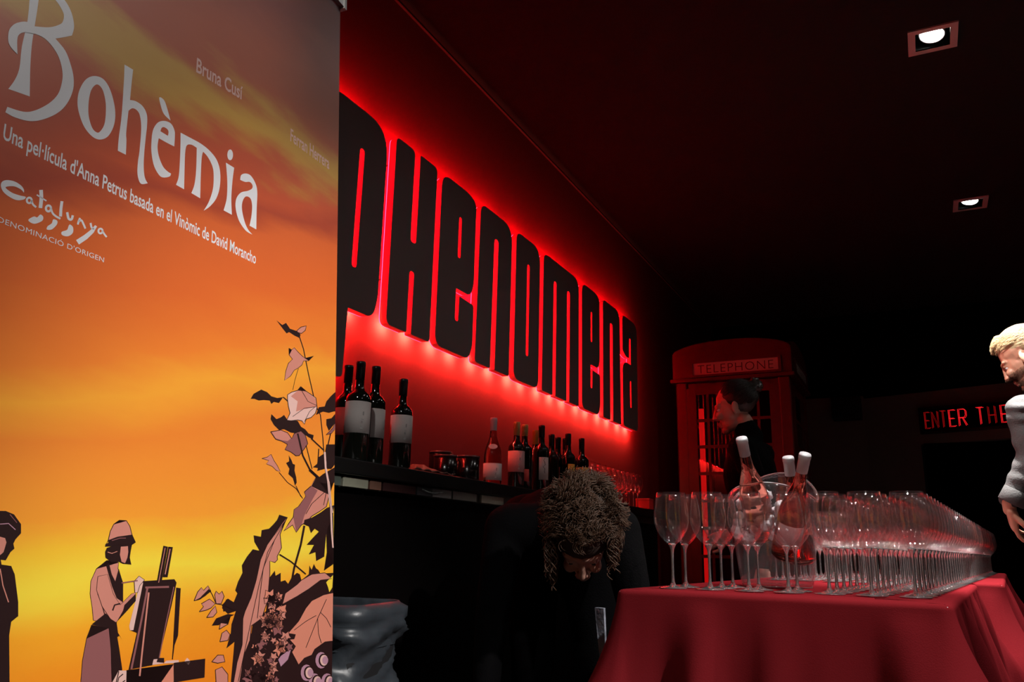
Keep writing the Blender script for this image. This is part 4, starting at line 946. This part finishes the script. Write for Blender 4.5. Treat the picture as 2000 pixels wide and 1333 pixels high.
# ------------------------------------------------------------------ rubbish bin
bnx, bny = -1.408, 1.76
t = thing('rubbish_bin', 'bin lined with a wrinkled dark plastic bag beside the banner', 'bin', (bnx, bny, 0), R(8))
mb = MB(); mb.add(*(lambda P: ([(x * s, y * s, z) for z, s in ((0, .80), (.70, .96)) for x, y in P], [tuple(range(len(P)))[::-1]] + [(i, (i + 1) % len(P), len(P) + (i + 1) % len(P), len(P) + i) for i in range(len(P))]))([(a - .16, b - .14) for a, b in round_rect(0, .32, 0, .28, .06, .05)]))
mb.build('bin_body', BINM, t, False)
P = [(a - .165, b - .145) for a, b in round_rect(0, .33, 0, .29, .06, .008)]; n = len(P); vs = []; K = 60
for k in range(K + 1):
    f = k / K
    for i, (x, y) in enumerate(P):
        u = i / n
        if f < .08: z = .62 + f / .08 * .10; s = .93 + .0 * f; o_ = 0
        elif f < .14: z = .72 + .008 * math.sin((f - .08) / .06 * math.pi); s = .93 + (f - .08) / .06 * .085; o_ = .3
        else: z = .72 - (f - .14) / .86 * .62; s = 1.015 - .10 * (.72 - z) / .7; o_ = 1
        q = u * 2 * math.pi
        aa = z * 27 + q * 2 + 1.5 * math.sin(q * 2 + z * 8)
        wr = .036 * (1 - abs(math.sin(aa))) ** 1.5 - .018 + .010 * (1 - abs(math.sin(z * 60 - q * 5 + 1.2 * math.sin(q * 3)))) ** 2 + .004 * mnoise.noise(V((x * 18, y * 18, z * 20)))
        if z > .685 and f > .14: wr = .012 + .002 * math.sin(q * 9)
        nl = math.hypot(x, y) or 1; g = 1 + (wr * o_) / nl
        vs.append((x * s * g, y * s * g, z))
fs = [(k * n + i, k * n + (i + 1) % n, (k + 1) * n + (i + 1) % n, (k + 1) * n + i) for k in range(K) for i in range(n)]
mk('bin_liner', vs, fs, BAG, t, True)

# ------------------------------------------------------------------ people
def frame(origin, fwd, up=(0, 0, 1)):
    """local +X = face direction, +Z = top of head"""
    f = V(fwd).normalized(); u = V(up); u = (u - f * u.dot(f)).normalized(); s = u.cross(f)
    m = Matrix((f, s, u)).transposed().to_4x4(); return Matrix.Translation(origin) @ m
def head(parent, mtx, skin, sc=.90, female=False, beard=None, neck=None):
    k = sc; h = MB()
    h.ell((-.018, 0, .045), (.100, .078, .088)); h.ell((.030, 0, -.008), (.062, .064, .085)); h.ell((.030, 0, -.070), (.052, .052, .040))
    h.cap((.074, 0, -.100), .018, (.060, 0, -.095), .024)
    h.cap((.088, 0, .022), .009, (.107, 0, -.022), .0105); h.ell((.109, 0, -.026), (.012, .012, .010))
    for s in (-1, 1):
        h.ell((.102, s * .012, -.031), (.011, .008, .007)); h.ell((.078, s * .036, -.022), (.022, .020, .020)); h.cap((.086, s * .010, .030), .010, (.072, s * .046, .030), .010)
        h.ell((-.006, s * .080, -.004), (.020, .007, .033), (0, R(-10), s * R(18))); h.ell((.0, s * .076, -.028), (.010, .007, .012))
    [h.ell((.0755, s * .031, .0135), (.0155, .0165, .0105)) for s in (-1, 1)]
    h.cap((.092, -.016, -.060), .0075, (.092, .016, -.060), .0075); h.cap((.089, -.013, -.073), .0080, (.089, .013, -.073), .0080)
    h.xf(Matrix.Diagonal((k, k * (.95 if female else 1), k, 1)))
    h.xf(mtx)
    if neck: h.cap(mtx @ V((-.025 * k, 0, -.07 * k)), .052 if not female else .045, neck, .060 if not female else .050)
    o = fuse(h, 'body', skin, parent, .0042, 3)
    for s in (-1, 1):
        e = MB().ell((.0745 * k, s * .031 * k, .006 * k), (.0135 * k,) * 3, seg=14).xf(mtx).build('eye', EYE, o)
        e.data.transform(Matrix.Translation(-parent.location)); e.data.polygons.foreach_set('use_smooth', [True] * len(e.data.polygons))
        i = MB().ell((.0862 * k, s * .031 * k, .004 * k), (.0035 * k, .006 * k, .006 * k), seg=10).xf(mtx).build('iris', IRIS, o); i.data.transform(Matrix.Translation(-parent.location))
    l = MB().cap((.0945 * k, -.014 * k, -.061 * k), .0062 * k, (.0945 * k, .014 * k, -.061 * k), .0062 * k).cap((.0915 * k, -.011 * k, -.073 * k), .0066 * k, (.0915 * k, .011 * k, -.073 * k), .0066 * k).xf(mtx).build('lips', LIP, o, True)
    l.data.transform(Matrix.Translation(-parent.location))
    return o
def hand(parent, mtx, skin, curl=.5, side_=1, sc=1.0, name='hand', spread=1.0):
    """wrist at origin, fingers along -Z, palm faces +X, thumb towards -Y*side_"""
    h = MB(); h.cap((0, 0, .03), .024, (0, 0, -.01), .025)
    for y in (-.026, -.009, .009, .026): h.cap((0, y * .75, -.01), .015, (.003, y, -.088 + abs(y) * .3), .0125)
    h.ell((.008, 0, -.05), (.016, .036, .042))
    for i, (y, ln1, r) in enumerate([(-.029, .070, .0088), (-.010, .080, .0092), (.010, .074, .0088), (.028, .058, .0078)]):
        y *= 1; p = V((.003, y, -.088 + abs(y) * .25)); a = R(14 + 6 * i) * curl * 2; fr = (.45, .31, .24)
        for q, ff in enumerate(fr):
            d = V((math.sin(a), (y * 1.2) * spread * .5, -math.cos(a))).normalized(); e = p + d * ln1 * ff; h.cap(p, r * (1 - .08 * q), e, r * (.94 - .10 * q), 10); p = e; a += R(26) * curl * 2
    p = V((.010, -.026, -.030)); e = V((.030, -.046, -.058)); h.cap((.008, -.016, -.02), .017, p, .0145, 10); h.cap(p, .0130, e, .0110, 10); e2 = e + V((.016, -.006, -.028)); h.cap(e, .0105, e2, .0092, 10); h.cap(e2, .0092, e2 + V((.010, .004, -.020)), .0078, 10)
    h.xf(Matrix.Scale(sc, 4) @ Matrix.Diagonal((1, side_, 1, 1))); h.xf(mtx)
    return fuse(h, name, skin, parent, .0030, 3)
def wrist_frame(o, down, palm):
    d = -V(down).normalized(); p = V(palm); p = (p - d * p.dot(d)).normalized(); y = d.cross(p)
    return Matrix.Translation(o) @ Matrix((p, y, d)).transposed().to_4x4()
def limb(mb, pts, rs):
    for i in range(len(pts) - 1): mb.cap(pts[i], rs[i], pts[i + 1], rs[i + 1])
    return mb
def strands(parent, name, m, mtx, n, ln, rad, test, curl=0, seed=1, ctr=(-.018, 0, .045), rr=(.092, .074, .082), comb=(0, 0, 0), k=.9, seg=5, steps=8, lift=.0, clump=None):
    rg = random.Random(seed); mb = MB(); c = V(ctr) * k
    for _ in range(n):
        for _t in range(50):
            d = V((rg.gauss(0, 1), rg.gauss(0, 1), rg.gauss(0, 1))).normalized()
            if test(d): break
        p = c + V((d.x * rr[0], d.y * rr[1], d.z * rr[2])) * k
        dr = (d + V(comb)).normalized(); l = ln * rg.uniform(.6, 1.2); pts = []; a0 = rg.random() * 6.28; fr = rg.uniform(.8, 1.3)
        if clump:
            cc = min(clump, key=lambda q_: (q_[0] - d).length_squared); a0 = cc[1] + rg.uniform(-.35, .35); fr = cc[2]; dr = (dr * .55 + cc[0] * .45 + cc[3]).normalized(); l *= .9
        t1 = dr.orthogonal().normalized(); t2 = dr.cross(t1)
        for s in range(steps + 1):
            f = s / steps; g = dr * (l * f)
            if not curl: g = dr * (l * f * .6) + V(comb) * l * f * f * .6
            w_ = curl * min(1, f * 3)
            pts.append(p + g + (t1 * math.cos(a0 + f * 9 * fr) + t2 * math.sin(a0 + f * 9 * fr)) * w_ * (.7 + .3 * f))
        mb.tube([mtx @ q for q in pts], [rad * (1 - .55 * s / steps) for s in range(steps + 1)], seg)
    return mb.build(name, m, parent, True, True)

def combed(parent, name, m, mtx, n, test, flow, ln=.07, rad=.0009, seed=1, ctr=(0, 0, 0), rr=(.1, .08, .09), k=.9, lift=.006, steps=8, wob=.15):
    """fine strands lying along the scalp, swept along flow"""
    rg = random.Random(seed); mb = MB(); c = V(ctr) * k
    for _ in range(n):
        for _t in range(60):
            d = V((rg.gauss(0, 1), rg.gauss(0, 1), rg.gauss(0, 1))).normalized()
            if test(d): break
        if not test(d): continue
        l = ln * rg.uniform(.6, 1.2); fl = V(flow) + V((rg.uniform(-wob, wob), rg.uniform(-wob, wob), rg.uniform(-wob, wob))); pts = []; h0 = rg.uniform(0, .004); u = d.copy()
        for s_ in range(steps + 1):
            f = s_ / steps
            pts.append(c + V((u.x * rr[0], u.y * rr[1], u.z * rr[2])) * (k * (1 + (h0 + lift * math.sin(f * 2.6)) / rr[1])))
            t = fl - u * fl.dot(u); u = (u + t * (l / steps / rr[1])).normalized()
        mb.tube([mtx @ q for q in pts], [rad * (1 - .6 * s_ / steps) for s_ in range(steps + 1)], 4)
    return mb.build(name, m, parent, True, True)

# --- bending woman with curly hair
hd = xy_at(1138, 1046, 2.1)
W1 = thing('person', 'person with curly brown hair in black clothes, bending down between bar and red table', 'person', (-1.08, 2.45, 0))
fw = V((.34, -.94, 0)).normalized()
Fd = (fw * .42 + V((0, 0, -.91))).normalized()
mt = frame(hd, Fd, fw * .9 + V((0, 0, .42)))
sh = V((-.98, 2.30, .93)); hip = V((-1.16, 2.68, .93))
skin1 = SKIN2
hobj = head(W1, mt, skin1, .93, True, neck=tuple(sh + V((.02, -.03, .0))))
mb = MB(); side_v = V((fw.y, -fw.x, 0))     # person's lateral axis
mb.ell(tuple(sh * .5 + hip * .5 + V((0, 0, .01))), (.17, .26, .13), (0, 0, math.atan2((sh - hip).y, (sh - hip).x) - math.pi / 2)); 
mb.cap(tuple(sh + side_v * .15), .075, tuple(sh - side_v * .15), .075); mb.cap(tuple(hip + side_v * .10), .13, tuple(hip - side_v * .10), .13)
mb.cap(tuple(sh), .10, tuple(hip), .14); mb.cap(tuple(sh + V((.03, -.05, 0))), .075, tuple(sh), .09)
for s in (-1, 1):
    p0 = sh + side_v * .17 * s; p1 = p0 + V((.03, -.05, -.26)) + side_v * .04 * s; p2 = p1 + V((.02, -.06, -.15 if s < 0 else -.19))
    limb(mb, [tuple(p0), tuple(p1), tuple(p2)], [.066, .050, .038])
    if s > 0: h_a = p2.copy()
    else: h_b = p2.copy()
fuse(mb, 'black_top', BLKC, W1, .010, 8)
for q, nm in ((h_a, 1), (h_b, -1)):
    hand(W1, wrist_frame(q + V((0, -.005, -.03)), (.1, -.35, -1), (-fw.x, -fw.y, 0)), skin1, .6, nm, .95)
mb = MB()
for s in (-1, 1):
    h0 = hip + side_v * .09 * s; kn = V((-1.09, 2.60, .48)) + side_v * .11 * s; ft = V((-1.16, 2.70, .08)) + side_v * .12 * s
    limb(mb, [tuple(h0), tuple(kn), tuple(ft)], [.11, .070, .050])
fuse(mb, 'trousers', BLKC, W1, .012, 6)
for s in (-1, 1):
    ft = V((-1.14, 2.64, .0)) + side_v * .12 * s; MB().ell((0, 0, .04), (.05, .13, .04)).xf(Matrix.Translation(ft) @ Matrix.Rotation(math.atan2(-fw.x, fw.y) + math.pi, 4, 'Z')).build('shoe', SHOE, W1, True, True)
capm = MB().ell((-.020, 0, .050), (.110, .088, .099), seg=24); capm.v = [v * .93 for v in capm.v]
capm.xf(mt); hc = capm.build('hair', mat('hair_under', (.035, .02, .014), .8), W1, True, True)
rgc = random.Random(6); CL = [(V((rgc.gauss(0, 1), rgc.gauss(0, 1), rgc.gauss(0, 1))).normalized(), rgc.random() * 6.28, rgc.uniform(.6, .95), V((rgc.uniform(-.5, .5), rgc.uniform(-.5, .5), rgc.uniform(-.5, .5)))) for _ in range(110)]
strands(W1, 'curls', HAIRB, mt, 3000, .046, .0016, lambda d: d.z > .0 - .9 * max(0, -d.x) and not (d.x > .62 and d.z < .55), .0095, 11, ctr=(-.020, 0, .050), rr=(.103, .082, .092), k=.93, steps=12, seg=4, clump=CL)
# loose curls hanging beside the face
mb = MB(); rg = random.Random(4)
for k in range(260):
    s = -1 if k % 3 else 1
    st = mt @ V((rg.uniform(-.03, .05), s * rg.uniform(.066, .088), rg.uniform(-.01, .08))); a0 = rg.random() * 6; l = rg.uniform(.05, .10 if s < 0 else .065)
    mb.tube([st + V((0, 0, -l * f / 12)) + V((math.cos(a0 + f * .9), math.sin(a0 + f * .9), 0)) * .008 for f in range(13)], .0016, 4)
mb.build('side_curls', HAIRB, W1, True, True)
# grey cloth hanging from her front
c0 = xy_at(1172, 1188, 2.25); c1_ = xy_at(1180, 1318, 2.2)
mb = MB(); mb.add([c0 + V((-.016, 0, 0)), c0 + V((.014, -.01, 0)), c1_ + V((.008, 0, -.05)), c1_ + V((-.004, 0, -.05)), c0 + V((-.016, .012, 0)), c0 + V((.014, .004, 0)), c1_ + V((.008, .012, -.05)), c1_ + V((-.004, .012, -.05))], [(0, 1, 2, 3), (7, 6, 5, 4), (0, 4, 5, 1), (1, 5, 6, 2), (2, 6, 7, 3), (3, 7, 4, 0)])
o = mb.build('hanging_cloth', GREYC, W1, False, True)

# --- woman in profile before the phone booth
ear = xy_at(1428, 797, 3.8)
W2 = thing('person', 'person in black with dark hair tied back, in profile before the phone booth', 'person', (-.74, 3.95, 0))
mt = frame(ear + V((.0, .07, .005)), (-1, -.16, -.22))
neck = V((-.705, 3.93, 1.40))
head(W2, mt, SKIN2, .92, True, neck=tuple(neck))
mb = MB(); ch = V((-.72, 3.95, 1.22)); wa = V((-.70, 3.98, 1.0)); hp = V((-.70, 3.98, .90))
mb.cap((neck.x - .02, neck.y - .14, 1.335), .062, (neck.x + .02, neck.y + .16, 1.335), .062); mb.cap(tuple(neck - V((0, 0, .035))), .058, tuple(ch), .12); mb.cap(tuple(neck), .060, tuple(neck + V((-.020, -.03, .045))), .054)
mb.ell(tuple(ch), (.125, .17, .17)); mb.ell(tuple(wa), (.11, .145, .16)); mb.ell(tuple(hp), (.125, .17, .12))
limb(mb, [(neck.x - .01, neck.y - .165, 1.325), (-.62, 3.74, 1.05), (-.64, 3.71, .83)], [.060, .050, .038])
limb(mb, [(neck.x + .01, neck.y + .165, 1.325), (-.68, 4.16, 1.08), (-.84, 4.12, .97)], [.060, .050, .038])
fuse(mb, 'black_shirt', BLKC, W2, .010, 8)
hand(W2, wrist_frame((-.642, 3.708, .80), (-.2, -.1, -1), (0, 1, -.2)), SKIN2, .7, 1, .92); hand(W2, wrist_frame((-.865, 4.115, .955), (-1, 0, -.4), (0, -1, -.2)), SKIN2, .7, -1, .92)
mb = MB()
for s in (-1, 1): limb(mb, [(-.70, 3.98 + s * .09, .86), (-.73, 3.98 + s * .09, .47), (-.68, 3.98 + s * .09, .08)], [.105, .068, .048])
fuse(mb, 'trousers', BLKC, W2, .012, 6)
for s in (-1, 1): MB().ell((-.73, 3.98 + s * .09, .04), (.125, .045, .04)).build('shoe', SHOE, W2, True, True)
hm = MB().ell((-.030, 0, .052), (.098, .082, .090), (0, R(-14), 0), seg=24).cap((-.10, 0, .08), .03, (-.125, .0, .095), .036)
for k in range(22):
    a = k * .7; hm.ell((-.135 + .026 * math.cos(a), .028 * math.sin(a * 1.3), .095 + .026 * math.sin(a)), (.014, .014, .014), seg=10)
hm.v = [v * .92 for v in hm.v]; hm.xf(mt); fuse(hm, 'hair', HAIRD, W2, .004, 2)
combed(W2, 'hair_strands', HAIRD, mt, 1300, lambda d: d.x < .72 and d.z > -.55 and (d.z > .15 or d.x < .1), (-1, 0, .35), .09, .0011, 5, (-.030, 0, .052), (.099, .083, .091), .92, .006)

# --- man at the right edge
ear = xy_at(1993, 697, 3.45)
Mn = thing('person', 'man with sandy hair and stubble, dark shirt, looking down at the right edge', 'person', (.70, 4.16, 0))
ff = V((-.93, .22, -.58)).normalized(); s_axis = V((-.22, -.93, 0)).normalized()
mt = frame(ear - s_axis * .080 + V((.006, 0, 0)), ff)
neck = V((.5236, 4.1055, 1.536))
mh = head(Mn, mt, SKIN, .96, False, neck=tuple(neck))
mb = MB(); 
lsh = xy_at(2004, 806, 3.43); rsh = V((.63, 4.33, 1.465)); ch = V((.66, 4.165, 1.26))
mb.cap(tuple(lsh), .080, tuple(rsh), .080); mb.cap(tuple(neck - V((0, 0, .03))), .078, tuple(ch), .13); mb.ell(tuple(ch), (.135, .20, .23)); mb.ell((.714, 4.165, 1.05), (.125, .175, .20))
elb = xy_at(2018, 895, 3.40); wr = xy_at(1973, 978, 3.42)
limb(mb, [tuple(lsh), tuple(elb), tuple(wr)], [.076, .062, .042])
limb(mb, [tuple(rsh), (.595, 4.50, 1.18), (.50, 4.55, 1.03)], [.076, .060, .042])
sh_ = fuse(mb, 'shirt', SHIRT, Mn, .008, 5)
# creases in the cloth
for v in sh_.data.vertices:
    q = v.co; v.co += v.normal * (.007 * math.sin(q.z * 70 + 6 * mnoise.noise(q * 7)) * max(0, .5 + mnoise.noise(q * 9)))
MB().lathe([(.049, 0), (.0515, .002), (.0515, .06), (.049, .062), (.0465, .06), (.0465, .002)], 28, close=True).xf(wrist_frame(wr + V((0, 0, -.012)), (wr - elb), (1, 0, 0))).build('cuff', SHIRT, Mn, True, True)
cl = MB().lathe([(.070, 0), (.075, .004), (.071, .040), (.067, .040)], 28, close=True).xf(Matrix.Translation(neck + V((-.008, 0, -.035))) @ Euler((0, R(-25), 0)).to_matrix().to_4x4()).build('collar', SHIRT, Mn, True, True)
hand(Mn, wrist_frame(wr + V((-.006, 0, -.030)), (.10, .42, -1), (1, .1, 0)), SKIN, .40, 1, 1.05)
hand(Mn, wrist_frame((.485, 4.565, 1.0), (-.6, .2, -1), (.6, -.6, 0)), SKIN, .5, -1, 1.0)
mb = MB(); 
for s in (-1, 1): limb(mb, [(.72, 4.165 + s * .09, .94), (.71, 4.165 + s * .10, .50), (.75, 4.165 + s * .10, .08)], [.120, .080, .055])
mb.cap((.72, 4.08, .94), .125, (.72, 4.25, .94), .125)
fuse(mb, 'trousers', BLKC, Mn, .012, 6)
for s in (-1, 1): MB().ell((.70, 4.165 + s * .10, .045), (.14, .05, .045)).build('shoe', SHOE, Mn, True, True)
hm = MB().ell((-.028, 0, .060), (.098, .080, .085), (0, R(-10), 0), seg=24).ell((-.045, 0, .030), (.080, .0795, .075)).cap((.060, -.02, .100), .013, (.060, .02, .100), .013)
hm.v = [v * .955 for v in hm.v]; hm.xf(mt); fuse(hm, 'hair', HAIRL, Mn, .004, 2)
combed(Mn, 'hair_strands', HAIRL, mt, 2600, lambda d: (d.z > .05 + .35 * d.x and not (abs(d.y) > .8 and d.z < .1)) or (d.x < -.35 and d.z > -.5), (1, .1, .25), .040, .0008, 8, (-.028, 0, .060), (.099, .081, .087), .96, .007, 6, .35)
combed(Mn, 'quiff', HAIRL, mt, 700, lambda d: d.z > .5 and d.x > .25, (1, 0, .55), .045, .0009, 9, (-.022, 0, .062), (.098, .060, .088), .96, .012, 7, .4)
# stubble follows the jaw
rg = random.Random(2); mb = MB()
me = mh.data; loc = Mn.location; inv = mt.inverted()
for v in me.vertices:
    q = inv @ (v.co + loc) / .96
    if q.z < -.028 and q.x > -.01 and q.z > -.115 and not (abs(q.y) < .018 and -.08 < q.z < -.05 and q.x > .085) and q.x > .02 - (q.z + .03) * .3:
        for _ in range(2 if rg.random() < .6 else 1):
            d = (v.normal + V((0, 0, -.8)) + V((rg.uniform(-.4, .4),) * 3)).normalized(); p = v.co + loc; mb.tube([p, p + d * .006], [.0007, .0003], 3, caps=False)
mb.build('stubble', BEARD, Mn, False, True)
